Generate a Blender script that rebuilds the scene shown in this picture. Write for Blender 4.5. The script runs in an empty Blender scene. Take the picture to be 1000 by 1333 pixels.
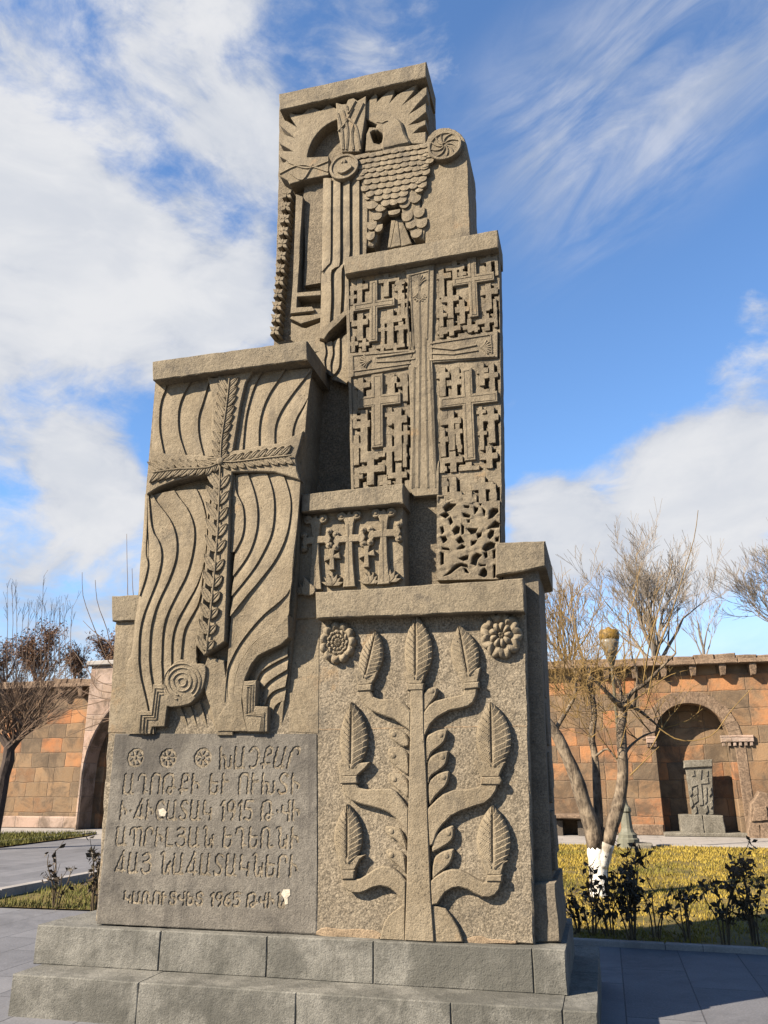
import bpy, math, random
from mathutils import Vector, Matrix
R = math.radians
S = bpy.context.scene
COL = S.collection
rng = random.Random(7)

# ------------------------------------------------------------------ camera
F_PX, PITCH, YAW, ROLL, EYE = 1040.0, R(18.2), R(14.64), R(-0.3), 1.6
fw = Vector((-math.sin(YAW)*math.cos(PITCH), math.cos(YAW)*math.cos(PITCH), math.sin(PITCH)))
r0 = Vector((math.cos(YAW), math.sin(YAW), 0)); u0 = r0.cross(fw)
rt = r0*math.cos(ROLL) + u0*math.sin(ROLL); up = u0*math.cos(ROLL) - r0*math.sin(ROLL)
cam_d = bpy.data.cameras.new('camera'); cam = bpy.data.objects.new('camera', cam_d); COL.objects.link(cam)
cam_d.sensor_width = 36; cam_d.lens = F_PX/1333.3*36; cam_d.clip_end = 3000
EYEP = Vector((0, 0, EYE))
M = Matrix((rt, up, -fw)).transposed().to_4x4(); M.translation = EYEP
cam.matrix_world = M
S.camera = cam

# ------------------------------------------------------------------ sun, sky, exposure
SUN_AZ, SUN_EL = 49, 35                       # sunlight comes from the front left
sun_d = bpy.data.lights.new('sun', 'SUN'); sun_d.energy = 5.0; sun_d.angle = R(0.5); sun_d.color = (1, .88, .72)
sun = bpy.data.objects.new('sun', sun_d); COL.objects.link(sun)
to_sun = Vector((-math.sin(R(SUN_AZ))*math.cos(R(SUN_EL)), -math.cos(R(SUN_AZ))*math.cos(R(SUN_EL)), math.sin(R(SUN_EL))))
sun.rotation_euler = to_sun.to_track_quat('Z', 'Y').to_euler()
sun.location = to_sun*40
S.view_settings.view_transform = 'Standard'; S.view_settings.look = 'None'
S.view_settings.exposure = 1.86; S.view_settings.gamma = 1
S.cycles.diffuse_bounces = 1; S.cycles.max_bounces = 4

# pixel (of the 1000 x 1333 photograph) -> direction / point; used to measure the place
def ray(x, y): return fw + rt*((x-500)/F_PX) - up*((y-666.5)/F_PX)
def hit(x, y, Y):                             # on the upright plane at distance Y
    d = ray(x, y); return EYEP + d*(Y/d.y)
def ground(x, y, z=0.0):
    d = ray(x, y); return EYEP + d*((z-EYE)/d.z)

class NT:                                     # small node helper
    def __init__(s, tree): s.t = tree
    def n(s, typ, **kw):
        nd = s.t.nodes.new(typ)
        for k, v in kw.items():
            if k.startswith('i_'):
                key = k[2:]; key = int(key) if key.isdigit() else key.replace('_', ' ')
                nd.inputs[key].default_value = v
            else: setattr(nd, k, v)
        return nd
    def l(s, a, b): s.t.links.new(a, b)
    def math(s, op, a, b=None, clamp=False):
        nd = s.t.nodes.new('ShaderNodeMath'); nd.operation = op; nd.use_clamp = clamp
        for i, v in enumerate((a, b)):
            if v is None: continue
            if isinstance(v, (int, float)): nd.inputs[i].default_value = v
            else: s.l(v, nd.inputs[i])
        return nd.outputs[0]
    def ramp(s, v, a, b, lo=0.0, hi=1.0, smooth=True):
        nd = s.t.nodes.new('ShaderNodeMapRange'); nd.interpolation_type = 'SMOOTHSTEP' if smooth else 'LINEAR'
        s.l(v, nd.inputs[0])
        for i, x in zip((1, 2, 3, 4), (a, b, lo, hi)): nd.inputs[i].default_value = x
        return nd.outputs[0]
    def mix(s, f, a, b, mode='MIX'):
        nd = s.t.nodes.new('ShaderNodeMix'); nd.data_type = 'RGBA'; nd.blend_type = mode
        if isinstance(f, (int, float)): nd.inputs[0].default_value = f
        else: s.l(f, nd.inputs[0])
        for i, v in ((6, a), (7, b)):
            if isinstance(v, tuple): nd.inputs[i].default_value = (*v, 1)
            else: s.l(v, nd.inputs[i])
        return nd.outputs[2]
    def noise(s, vec, scale, detail=3, rough=.55, dist=0.0):
        nd = s.n('ShaderNodeTexNoise', i_Scale=scale, i_Detail=detail, i_Roughness=rough, i_Distortion=dist)
        if vec is not None: s.l(vec, nd.inputs['Vector'])
        return nd.outputs[0]
    def mapping(s, vec, sc=(1, 1, 1), loc=(0, 0, 0), rot=(0, 0, 0)):
        nd = s.n('ShaderNodeMapping'); s.l(vec, nd.inputs[0])
        nd.inputs['Location'].default_value = loc; nd.inputs['Scale'].default_value = sc; nd.inputs['Rotation'].default_value = rot
        return nd.outputs[0]

W = bpy.data.worlds.new('World'); S.world = W; W.use_nodes = True
def build_world():
    t = NT(W.node_tree); W.node_tree.nodes.clear()
    out = t.n('ShaderNodeOutputWorld'); bg = t.n('ShaderNodeBackground'); t.l(bg.outputs[0], out.inputs[0])
    sky = t.n('ShaderNodeTexSky', sky_type='NISHITA', sun_disc=False, sun_elevation=R(SUN_EL), sun_rotation=R(180+SUN_AZ))
    sky.air_density = 1.0; sky.dust_density = 0.3; sky.ozone_density = 2.0
    d = t.n('ShaderNodeTexCoord').outputs['Generated']
    blobs = CLOUDS
    acc = None
    OFF = .42
    for (x, y, deg, amt) in blobs:            # banks of cloud in the sky, each round a direction
        c = ray(x, y).normalized()
        dp = t.n('ShaderNodeVectorMath', operation='DOT_PRODUCT'); t.l(d, dp.inputs[0]); dp.inputs[1].default_value = c
        w = t.ramp(dp.outputs['Value'], math.cos(R(deg)), 1.0, 0.0, amt)
        acc = w if acc is None else t.math('ADD', acc, w)
    flat = t.mapping(d, sc=(1, 1, 1.9))
    warp = t.n('ShaderNodeTexNoise', i_Scale=3.0, i_Detail=3); t.l(flat, warp.inputs['Vector'])
    sub = t.n('ShaderNodeVectorMath', operation='MULTIPLY_ADD'); t.l(warp.outputs['Color'], sub.inputs[0])
    sub.inputs[1].default_value = (.22, .22, .22); t.l(flat, sub.inputs[2])
    n1 = t.noise(sub.outputs[0], 6.2, 11, .63)
    st = t.mapping(t.mapping(d, rot=(0, R(40), R(-14))), sc=(2.0, 5.0, 9.0))
    n2 = t.noise(st, 1.8, 7, .62, .5)
    dens = t.math('ADD', t.math('SUBTRACT', acc, OFF), t.math('MULTIPLY', t.math('SUBTRACT', n1, .5), 3.6))
    dens = t.math('ADD', dens, t.math('MULTIPLY', t.math('SUBTRACT', n2, .5), .9))
    fd = t.n('ShaderNodeVectorMath', operation='DOT_PRODUCT'); t.l(d, fd.inputs[0]); fd.inputs[1].default_value = fw
    dens = t.math('SUBTRACT', dens, t.ramp(fd.outputs['Value'], .55, -.1, 0, .8))      # unseen cloud behind the viewer thinned away to deepen the shadows
    alpha = t.ramp(dens, 0.0, 1.05, 0, 1)
    # long thin streaks of high cloud running across the upper right
    a_, b_ = ray(640, 270).normalized(), ray(1010, -20).normalized(); mid = (a_+b_).normalized(); al = (b_-a_).normalized(); ac = al.cross(mid).normalized()
    def dot(c):
        nd = t.n('ShaderNodeVectorMath', operation='DOT_PRODUCT'); t.l(d, nd.inputs[0]); nd.inputs[1].default_value = c; return nd.outputs['Value']
    du, dv = dot(al), dot(ac); cv = t.n('ShaderNodeCombineXYZ'); t.l(t.math('MULTIPLY', du, 2.6), cv.inputs[0]); t.l(t.math('MULTIPLY', dv, 9.0), cv.inputs[1])
    wn = t.noise(cv.outputs[0], 1.6, 9, .62, .7)
    band = t.math('MULTIPLY', t.ramp(t.math('ABSOLUTE', t.math('SUBTRACT', dv, ac.dot(mid))), .17, .02), t.ramp(du, al.dot(a_)-.06, al.dot(a_)+.10))
    wisp = t.math('MULTIPLY', t.math('MULTIPLY', t.ramp(wn, .30, .72), band), .80)
    alpha = t.math('MAXIMUM', alpha, wisp)
    shade = t.ramp(t.noise(sub.outputs[0], 7.0, 5, .6), .3, .7, 0, 1)
    thick = t.ramp(dens, .45, 1.5)
    cc = t.mix(shade, (.50, .56, .68), (.82, .83, .87))
    cc = t.mix(t.math('MULTIPLY', thick, .55), cc, (.86, .87, .89))
    sep = t.n('ShaderNodeSeparateXYZ'); t.l(d, sep.inputs[0])
    low = t.ramp(sep.outputs['Z'], 0.04, 0.27, .82, 0)          # pale band of far cloud low over the horizon
    alpha = t.math('MAXIMUM', alpha, low)
    scl = t.n('ShaderNodeVectorMath', operation='SCALE'); t.l(sky.outputs[0], scl.inputs[0]); scl.inputs['Scale'].default_value = SKY_K
    tint = t.mix(1.0, scl.outputs[0], (.76, .96, 1.15), 'MULTIPLY')
    k = t.n('ShaderNodeVectorMath', operation='SCALE'); t.l(cc, k.inputs[0]); k.inputs['Scale'].default_value = CLOUD_K
    col = t.mix(alpha, tint, k.outputs[0])
    t.l(col, bg.inputs[0]); bg.inputs[1].default_value = SKY_STRENGTH
SKY_STRENGTH = 0.05; SKY_K = 1.2; CLOUD_K = 5.3
#          pixel direction, radius in degrees, density
CLOUDS = [(50, 390, 13, 1.22), (220, 400, 9, 1.1), (-60, 250, 14, .72), (330, 60, 16, .70), (120, 80, 15, .62), (330, 230, 6, .5),
          (330, 430, 7, .9), (130, 610, 5, 1.2), (60, 720, 10, 1.2), (820, 690, 9, 1.2), (960, 640, 9, 1.35), (990, 580, 6, .8), (720, 700, 5, .9),
          (985, 445, 4, .8), (560, 40, 7, .45), (685, 518, 3, .62), (960, 450, 4, .4),
          (690, 645, 3, .6), (250, 285, 5, -.6), (60, 75, 5, -.5), (170, 535, 5, -.7), (800, 420, 14, -.5), (160, 190, 5, -.45), (620, 130, 4, -.3)]
build_world()

# ------------------------------------------------------------------ materials
ALB = .78                                     # one scale for all base colours, set with the exposure
def dim(c): return tuple(x*ALB for x in c)
def mat_base(name, rough=.85):
    m = bpy.data.materials.new(name); m.use_nodes = True
    t = NT(m.node_tree); b = m.node_tree.nodes['Principled BSDF']
    b.inputs['Roughness'].default_value = rough; b.inputs['Specular IOR Level'].default_value = .25
    pos = t.n('ShaderNodeNewGeometry').outputs['Position']
    return m, t, b, pos
def bump(t, b, hs, strength=.6, dist=.01):
    prev = None
    for h, s, dd in hs:
        bp = t.n('ShaderNodeBump', i_Strength=s, i_Distance=dd); t.l(h, bp.inputs['Height'])
        if prev is not None: t.l(prev, bp.inputs['Normal'])
        prev = bp.outputs[0]
    t.l(prev, b.inputs['Normal'])
def stone(name, a, c, grain=.5, stain=(.10, .085, .07), stain_amt=.3, pits=.5, streak=0.0, gscale=95, warm=None, coarse=.4, blotch=0.0):
    a, c, stain = dim(a), dim(c), dim(stain); warm = dim(warm) if warm else None
    m, t, b, p = mat_base(name, .92)
    col = t.mix(t.ramp(t.noise(p, 2.1, 8, .68), .33, .67), a, c)
    g = t.noise(p, gscale, 3, .7)
    g2 = t.noise(p, gscale*.30, 4, .7)
    col = t.mix(t.ramp(g, .42, .66, 0, grain), col, tuple(x*.40 for x in a))
    col = t.mix(t.ramp(g, .56, .36, 0, grain*.8) if False else t.ramp(g, .36, .50, grain*.55, 0), col, tuple(min(1, x*1.55) for x in c))
    col = t.mix(t.ramp(g2, .48, .72, 0, .5), col, tuple(x*.66 for x in a))
    col = t.mix(t.ramp(t.noise(p, 9, 5, .7), .5, .75, 0, .4), col, tuple(min(1, x*1.25) for x in c))
    if warm: col = t.mix(t.ramp(t.noise(p, 2.9, 6, .7, .4), .60, .76, 0, .8), col, warm)
    s = t.noise(p, 3.3, 8, .72, .6)
    col = t.mix(t.ramp(s, .50, .72, 0, stain_amt), col, stain)
    if blotch: col = t.mix(t.ramp(t.noise(p, 1.15, 7, .66, .5), .46, .62, 0, blotch), col, stain)
    if streak:
        sv = t.mapping(p, sc=(5.0, 5.0, .55)); col = t.mix(t.ramp(t.noise(sv, 1.6, 6, .7), .48, .75, 0, streak), col, stain)
    vo = t.n('ShaderNodeTexVoronoi', i_Scale=38.0); t.l(p, vo.inputs['Vector'])
    thr = t.ramp(t.noise(p, 6.0, 2), .42, .7, .0, .26)
    pit = t.math('LESS_THAN', vo.outputs['Distance'], thr)
    col = t.mix(t.math('MULTIPLY', pit, pits), col, tuple(x*.25 for x in a))
    t.l(col, b.inputs['Base Color'])
    bump(t, b, ((t.noise(p, 14, 5, .65), .5*coarse/.4, .014), (g2, .6, .010), (g, .7, .005*(1+coarse)), (t.math('SUBTRACT', 1.0, pit), .6*pits, .008)))
    return m
TAN = stone('warm_grey_tuff', (.164, .129, .082), (.222, .180, .121), .34, (.070, .059, .044), .62, .6, .45, warm=(.25, .165, .088), coarse=.6)
COPE = stone('coping_tuff', (.148, .120, .080), (.205, .168, .114), .38, (.060, .052, .041), .75, .7, .6, warm=(.24, .17, .10), coarse=.7)
LATT = stone('lattice_tuff', (.150, .120, .080), (.208, .170, .115), .34, (.062, .053, .041), .7, .55, .5, warm=(.27, .175, .085), coarse=.6)
EAGT = stone('eagle_tuff', (.156, .124, .080), (.212, .173, .117), .34, (.060, .051, .040), .7, .6, .55, warm=(.24, .16, .09), coarse=.6)
FIELD = stone('pecked_tuff', (.158, .128, .087), (.216, .178, .126), .80, (.080, .070, .055), .5, .5, .15, gscale=72, coarse=.9, warm=(.25, .17, .09))
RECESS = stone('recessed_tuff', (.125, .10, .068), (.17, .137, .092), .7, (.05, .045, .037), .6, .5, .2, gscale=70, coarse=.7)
GREYSTONE = stone('grey_basalt', (.122, .109, .089), (.168, .151, .124), .4, (.048, .043, .037), .6, .35, .7, blotch=.6)
CUTDARK = stone('dark_letter_cuts', (.034, .030, .025), (.05, .044, .036), .3, (.02, .018, .015), .3, .2)  # darker stone for the deepest part of the letter cuts
STEPSTONE = stone('step_basalt', (.130, .124, .106), (.192, .182, .155), .36, (.060, .058, .048), .8, .35, .7, blotch=.75)
CHIP = stone('fresh_chip', (.42, .37, .28), (.5, .44, .35), .2, (.35, .31, .25), .2, .1)
SIDE = stone('weathered_tuff', (.12, .10, .073), (.17, .14, .10), .5, (.045, .04, .032), .7, .5, .4)
KHACH = stone('grey_khachkar_stone', (.105, .093, .070), (.18, .162, .128), .5, (.05, .045, .035), .7, .4, .3, gscale=40)

def ashlar(name, cols, bw, bh, mortar=(.30, .24, .18), seed=0.0, stain=.5):
    cols = [dim(c) for c in cols]; mortar = dim(mortar)
    m, t, b, p = mat_base(name, .92)
    wp = t.n('ShaderNodeTexNoise', i_Scale=1.5, i_Detail=2); t.l(p, wp.inputs['Vector'])
    sx = t.n('ShaderNodeSeparateXYZ'); t.l(p, sx.inputs[0])
    nj = t.n('ShaderNodeTexNoise', i_Scale=2.4, i_Detail=4); t.l(p, nj.inputs['Vector']); sj = t.n('ShaderNodeSeparateXYZ'); t.l(nj.outputs['Color'], sj.inputs[0])
    zz = t.math('DIVIDE', t.math('ADD', sx.outputs['Z'], t.math('MULTIPLY', t.math('SUBTRACT', sj.outputs[0], .5), .09)), bh); row = t.math('FLOOR', zz)
    off = t.n('ShaderNodeTexWhiteNoise', noise_dimensions='1D'); t.l(t.math('ADD', row, 7.3+seed), off.inputs['W'])
    wid = t.math('ADD', bw*.8, t.math('MULTIPLY', off.outputs['Value'], bw*.55))
    hx = t.math('ADD', t.math('ADD', sx.outputs['X'], t.math('MULTIPLY', sx.outputs['Y'], .83)), t.math('MULTIPLY', t.math('SUBTRACT', sj.outputs[1], .5), .12))
    xx = t.math('ADD', t.math('DIVIDE', hx, wid), t.math('MULTIPLY', off.outputs['Value'], 13.0)); cl = t.math('FLOOR', xx)
    cmb = t.n('ShaderNodeCombineXYZ'); t.l(row, cmb.inputs[0]); t.l(cl, cmb.inputs[1]); cmb.inputs[2].default_value = seed
    wn = t.n('ShaderNodeTexWhiteNoise', noise_dimensions='3D'); t.l(cmb.outputs[0], wn.inputs['Vector'])
    cr = t.n('ShaderNodeValToRGB'); cr.color_ramp.interpolation = 'CONSTANT'; els = cr.color_ramp.elements
    for i, c in enumerate(cols):
        e = els[i] if i < 2 else els.new(i/len(cols))
        e.position = i/len(cols); e.color = (*c, 1)
    t.l(wn.outputs['Value'], cr.inputs[0])
    col = cr.outputs[0]
    fx = t.math('FRACT', xx); fz = t.math('FRACT', zz)
    ex = t.math('MULTIPLY', t.math('MINIMUM', fx, t.math('SUBTRACT', 1.0, fx)), wid)
    ez = t.math('MULTIPLY', t.math('MINIMUM', fz, t.math('SUBTRACT', 1.0, fz)), bh)
    e = t.math('MINIMUM', ex, ez)
    jn = t.ramp(e, .004, .02, 1, 0)
    n = t.noise(p, 2.2, 7, .65); g = t.noise(p, 26, 4, .65)
    col = t.mix(t.ramp(n, .35, .7, 0, stain), col, (.13, .095, .06))
    col = t.mix(t.ramp(g, .35, .7, 0, .5), col, t.mix(.5, col, (.22, .125, .06)))
    big = t.noise(p, 1.1, 8, .74, .6); col = t.mix(t.ramp(big, .44, .64, 0, .75), col, (.050, .036, .024))
    col = t.mix(t.math('MULTIPLY', jn, .35), col, mortar)
    t.l(col, b.inputs['Base Color'])
    bump(t, b, ((t.math('SUBTRACT', 1.0, jn), .8, .02), (g, .7, .02)))
    return m
WALLM = ashlar('court_wall_ashlar', [(.30, .118, .045), (.19, .110, .055), (.115, .080, .050), (.33, .150, .062), (.17, .110, .060), (.095, .070, .046), (.23, .145, .078), (.15, .080, .040)], .74, .47, (.13, .095, .065), stain=.8)
PORTALM = ashlar('pink_ashlar', [(0.304, 0.218, 0.172), (0.330, 0.251, 0.205), (0.277, 0.205, 0.158), (0.343, 0.244, 0.191)], .9, .5, (0.264, 0.211, 0.172), 3.0, .25)
CORNICE = stone('cornice_stone', (.130, .086, .055), (.20, .140, .092), .6, (.06, .044, .032), .7, .4, .4, gscale=24)
DARK = stone('shaded_inner_stone', (0.060, 0.048, 0.036), (0.096, 0.078, 0.060), .4)  # dark base colour carries the shade of the passage and under the bench

def paving(name, a, c, bw, bh, rot=0.0):
    a, c = dim(a), dim(c)
    m, t, b, p = mat_base(name, .75)
    v = t.mapping(p, rot=(0, 0, rot))
    br = t.n('ShaderNodeTexBrick', i_Scale=1.0, i_Mortar_Size=.006, i_Mortar_Smooth=.3, i_Bias=0.0, i_Brick_Width=bw, i_Row_Height=bh)
    br.offset = .37
    br.inputs['Color1'].default_value = (*a, 1); br.inputs['Color2'].default_value = (*c, 1); br.inputs['Mortar'].default_value = (*[x*.3 for x in a], 1)
    t.l(v, br.inputs['Vector'])
    col = t.mix(t.ramp(t.noise(p, 2.2, 7, .66), .35, .72, 0, .5), br.outputs[0], tuple(x*.62 for x in a))
    col = t.mix(t.ramp(t.noise(p, 60, 3, .7), .4, .7, 0, .35), col, tuple(x*1.4 for x in c))
    col = t.mix(t.ramp(t.noise(p, .9, 8, .72, .8), .5, .66, 0, .5), col, tuple(x*.55 for x in a))
    t.l(col, b.inputs['Base Color'])
    bump(t, b, ((t.math('SUBTRACT', 1.0, br.outputs['Fac']), .5, .006), (t.noise(p, 30, 5, .65), .4, .006)))
    return m
PAVE = paving('grey_paving', (.105, .104, .110), (.145, .143, .149), 1.5, .52, R(90))
PATH = paving('pale_path_paving', (0.252, 0.231, 0.210), (0.294, 0.269, 0.241), 1.2, .6)

def simple(name, cols, scale=8, rough=.85, bs=.4, sc=(1, 1, 1)):
    cols = [dim(c) for c in cols]
    m, t, b, p = mat_base(name, rough)
    v = t.mapping(p, sc=sc)
    n = t.noise(v, scale, 6, .65)
    col = t.mix(t.ramp(n, .3, .7), cols[0], cols[1])
    if len(cols) > 2: col = t.mix(t.ramp(t.noise(p, scale*.23, 4, .6), .45, .7), col, cols[2])
    t.l(col, b.inputs['Base Color']); bump(t, b, ((n, bs, .02),))
    return m
SOIL = simple('lawn_soil', [(0.090, 0.064, 0.017), (0.150, 0.109, 0.026), (0.064, 0.056, 0.013)], 9)
GRASS = simple('dry_grass', [(.21, .145, .020), (.31, .225, .038), (.10, .095, .014)], 2.2)
GRASSL = simple('green_grass', [(.070, .075, .014), (.150, .135, .028), (.040, .042, .010)], 3.0)
BARK = simple('grey_brown_bark', [(.035, .026, .018), (.17, .13, .09), (.23, .18, .125)], 26, .95, 1.0, (1, 1, .28))
BARKD = simple('dark_bark', [(0.032, 0.022, 0.017), (0.063, 0.045, 0.035)], 25, .9, .8, (0.700, 0.700, 0.245))
LIME = simple('whitewash', [(0.576, 0.544, 0.480), (0.680, 0.656, 0.592), (0.240, 0.208, 0.160)], 16, .9, .6)
TWIG = simple('ochre_twigs', [(0.128, 0.079, 0.026), (0.203, 0.131, 0.045)], 5)
TWIGB = simple('brown_twigs', [(0.084, 0.052, 0.032), (0.152, 0.100, 0.064)], 5)
TWIGG = simple('grey_twigs', [(0.128, 0.105, 0.083), (0.210, 0.176, 0.139)], 2)
SEED = simple('dry_seed_heads', [(0.128, 0.068, 0.040), (0.192, 0.112, 0.068)], 4)
ROSE = simple('dark_rose_leaves', [(.022, .020, .012), (.055, .038, .020), (.09, .05, .02)], 9, .6)
CANE = simple('rose_canes', [(.05, .035, .02), (.10, .07, .035)], 9)
METAL = simple('green_grey_cast_iron', [(.10, .098, .07), (.15, .145, .105)], 12, .6, .3)
METALD = simple('dark_lamp_iron', [(.06, .05, .03), (.11, .09, .05)], 12, .5, .3)
AMBER = simple('amber_lamp_cover', [(.16, .085, .008), (.26, .15, .018), (.07, .04, .006)], 30, .5, .6)
GLASS = simple('frosted_lamp_glass', [(.12, .105, .08), (.19, .17, .135)], 12, .3, .1)

# ------------------------------------------------------------------ mesh helpers
ORG = {}
class MB:
    def __init__(s): s.v = []; s.f = []
    def add(s, vs, fs):
        o = len(s.v); s.v.extend([Vector(v) for v in vs]); s.f.extend([tuple(i+o for i in f) for f in fs])
    def build(s, name, mat, parent=None, smooth=False):
        o = ORG.get(parent.name, Vector()) if parent else Vector()
        me = bpy.data.meshes.new(name); me.from_pydata([v-o for v in s.v], [], s.f); me.update()
        me.materials.append(mat)
        if smooth: me.shade_smooth()
        ob = bpy.data.objects.new(name, me); COL.objects.link(ob)
        if parent: ob.parent = parent; ORG[ob.name] = o
        return ob
def thing(name, label, cat, loc, group=None):
    e = bpy.data.objects.new(name, None); COL.objects.link(e); e.location = loc; e.empty_display_size = .3
    e['label'] = label; e['category'] = cat; ORG[e.name] = Vector(loc)
    if group: e['group'] = group
    return e
def kind(o, k): o['kind'] = k; return o

def smoothpts(P, n=5, closed=True):           # Catmull-Rom through the points
    out = []; N = len(P); rngN = range(N) if closed else range(N-1)
    for i in rngN:
        a = P[(i-1) % N] if closed or i > 0 else P[i]; b = P[i]; c = P[(i+1) % N]; d = P[(i+2) % N] if closed or i+2 < N else P[i+1]
        for k in range(n):
            t = k/n
            out.append(tuple(.5*((2*b[j]) + (-a[j]+c[j])*t + (2*a[j]-5*b[j]+4*c[j]-d[j])*t*t + (-a[j]+3*b[j]-3*c[j]+d[j])*t**3) for j in range(len(b))))
    if not closed: out.append(tuple(P[-1]))
    return out
def inset(P, b):                              # P: list of (x, z), returns the inset ring
    n = len(P); A = sum(P[i][0]*P[(i+1) % n][1]-P[(i+1) % n][0]*P[i][1] for i in range(n)); sg = 1 if A > 0 else -1
    out = []
    for i in range(n):
        p, q, r = P[i-1], P[i], P[(i+1) % n]
        e1 = Vector((q[0]-p[0], q[1]-p[1])); e2 = Vector((r[0]-q[0], r[1]-q[1]))
        if e1.length < 1e-7 or e2.length < 1e-7: out.append(q); continue
        e1.normalize(); e2.normalize()
        n1 = Vector((-e1.y, e1.x))*sg; n2 = Vector((-e2.y, e2.x))*sg
        m = n1+n2; l = m.length
        if l < .3: m = n1; k = b
        else: m /= l; k = min(b/max(.35, m.dot(n1)), b*2)
        out.append((q[0]+m.x*k, q[1]+m.y*k))
    return out
def prism(mb, P, yb, b=.006, rough=0.0, seg=.07):
    """solid with front outline P (points on an upright face) going straight back to yb, edge worn by a chamfer"""
    if rough:
        Q = []
        for i in range(len(P)):
            a, c = P[i], P[(i+1) % len(P)]; k = max(1, int((c-a).length/seg))
            for j in range(k):
                q = a.lerp(c, j/k)
                Q.append(q + Vector((rng.uniform(-rough, rough), 0, rng.uniform(-rough, rough))))
        P = Q
    n = len(P); xz = inset([(p.x, p.z) for p in P], b)
    bb = [b*(1 if not rough else rng.uniform(.5, 1.9)) for _ in P]
    V = [Vector((q[0], p.y, q[1])) for p, q in zip(P, xz)] + [Vector((p.x, p.y+k, p.z)) for p, k in zip(P, bb)] + [Vector((p.x, yb, p.z)) for p in P]
    Fs = [tuple(range(n)), tuple(range(3*n-1, 2*n-1, -1))]
    for i in range(n):
        j = (i+1) % n; Fs += [(i, n+i, n+j, j), (n+i, 2*n+i, 2*n+j, n+j)]
    mb.add(V, Fs)
def box(mb, x0, x1, y0, y1, z0, z1, b=.01):
    prism(mb, [Vector((x0, y0, z0)), Vector((x1, y0, z0)), Vector((x1, y0, z1)), Vector((x0, y0, z1))], y1, b)
def tube(mb, P, rad, n=5, cap=True):
    P = [Vector(p) for p in P]; N = len(P); vs = []; fs = []
    ref = Vector((.31, .77, .55))
    for i in range(N):
        d = (P[min(i+1, N-1)]-P[max(i-1, 0)]); d = d.normalized() if d.length > 1e-9 else Vector((0, 0, 1))
        a = d.cross(ref); a = a.normalized() if a.length > 1e-4 else d.cross(Vector((1, 0, 0))).normalized()
        c = d.cross(a); rr = rad[i] if isinstance(rad, (list, tuple)) else rad
        vs += [P[i] + (a*math.cos(2*math.pi*k/n) + c*math.sin(2*math.pi*k/n))*rr for k in range(n)]
    for i in range(N-1):
        for k in range(n):
            fs.append((i*n+k, i*n+(k+1) % n, (i+1)*n+(k+1) % n, (i+1)*n+k))
    if cap: fs += [tuple(range(n-1, -1, -1)), tuple(range((N-1)*n, N*n))]
    mb.add(vs, fs)
def lathe(mb, c, prof, n=20):
    vs = [Vector((c[0]+r*math.cos(2*math.pi*k/n), c[1]+r*math.sin(2*math.pi*k/n), c[2]+z)) for r, z in prof for k in range(n)]
    fs = [(i*n+k, i*n+(k+1) % n, (i+1)*n+(k+1) % n, (i+1)*n+k) for i in range(len(prof)-1) for k in range(n)]
    fs += [tuple(range(n-1, -1, -1)), tuple(range((len(prof)-1)*n, len(prof)*n))]
    mb.add(vs, fs)
def slab(mb, rows, yb, b=.012, rough=.003):
    """upright block: rows of (x_left, y_left, x_right, y_right, Y) in photo measure from top to bottom, back at yb"""
    L = [hit(a, c, Y) for a, c, d, e, Y in rows]; Rr = [hit(d, e, Y) for a, c, d, e, Y in rows]
    flat = all(abs(r[4]-rows[0][4]) < 1e-6 for r in rows)
    if flat: prism(mb, L[::-1]+Rr, yb, b, rough); return
    n = len(rows); V = []; Fs = []
    for l, r in zip(L, Rr): V += [l, r, Vector((r.x, yb, r.z)), Vector((l.x, yb, l.z))]
    for i in range(n-1):
        for k in range(4): Fs.append((4*i+k, 4*i+(k+1) % 4, 4*i+4+(k+1) % 4, 4*i+4+k))
    Fs += [(0, 1, 2, 3), tuple(4*n-4+k for k in (3, 2, 1, 0))]
    mb.add(V, Fs)
# origins and scales of the enlargements the carving was measured on
ZO = {1: (355, 75, 6.667), 2: (475, 75, 6.667), 3: (350, 220, 8.333), 4: (350, 330, 7.843), 5: (450, 180, 5.882), 6: (445, 340, 8.696),
      7: (545, 310, 8.696), 8: (445, 470, 7.843), 9: (550, 460, 8.33), 10: (530, 600, 7.407), 11: (185, 460, 6.66), 12: (280, 440, 6.06),
      13: (150, 640, 6.056), 14: (280, 620, 5.557), 15: (140, 830, 6.667), 16: (270, 830, 6.667), 17: (380, 630, 6.25), 18: (410, 800, 6.667),
      19: (550, 800, 6.667), 20: (410, 950, 6.667), 21: (550, 950, 6.667), 22: (410, 1080, 6.667), 23: (550, 1080, 6.667), 24: (120, 940, 3.226), 0: (0, 0, 1)}
def z(k, *pts):
    ox, oy, s = ZO[k]; return [(ox+x/s, oy+y/s) for x, y in pts]
def face(pts, Y): return [hit(x, y, Y) for x, y in pts]

# ================================================================== THE MONUMENT
PT = 0.52                                     # top of the plinth
YA = ground(695, 1231, PT).y                  # front face of the lower block
YAC, YB0, YBC = YA-.12, YA-.17, YA-.29        # coping of the lower block, wave slab, its coping
YC, YCC = YA-.05, YA-.12                      # three-cross slab and coping
YD, YDC = YA+.07, YA+.0                      # lattice slab and coping
YE, YEC = YA+.20, YA+.135                      # eagle slab and coping
mon = thing('carved_stone_monument', 'tall stepped monument of carved tan stone slabs with crosses, eagle and inscription', 'monument', (-1.95, YA+.4, PT))

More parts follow.
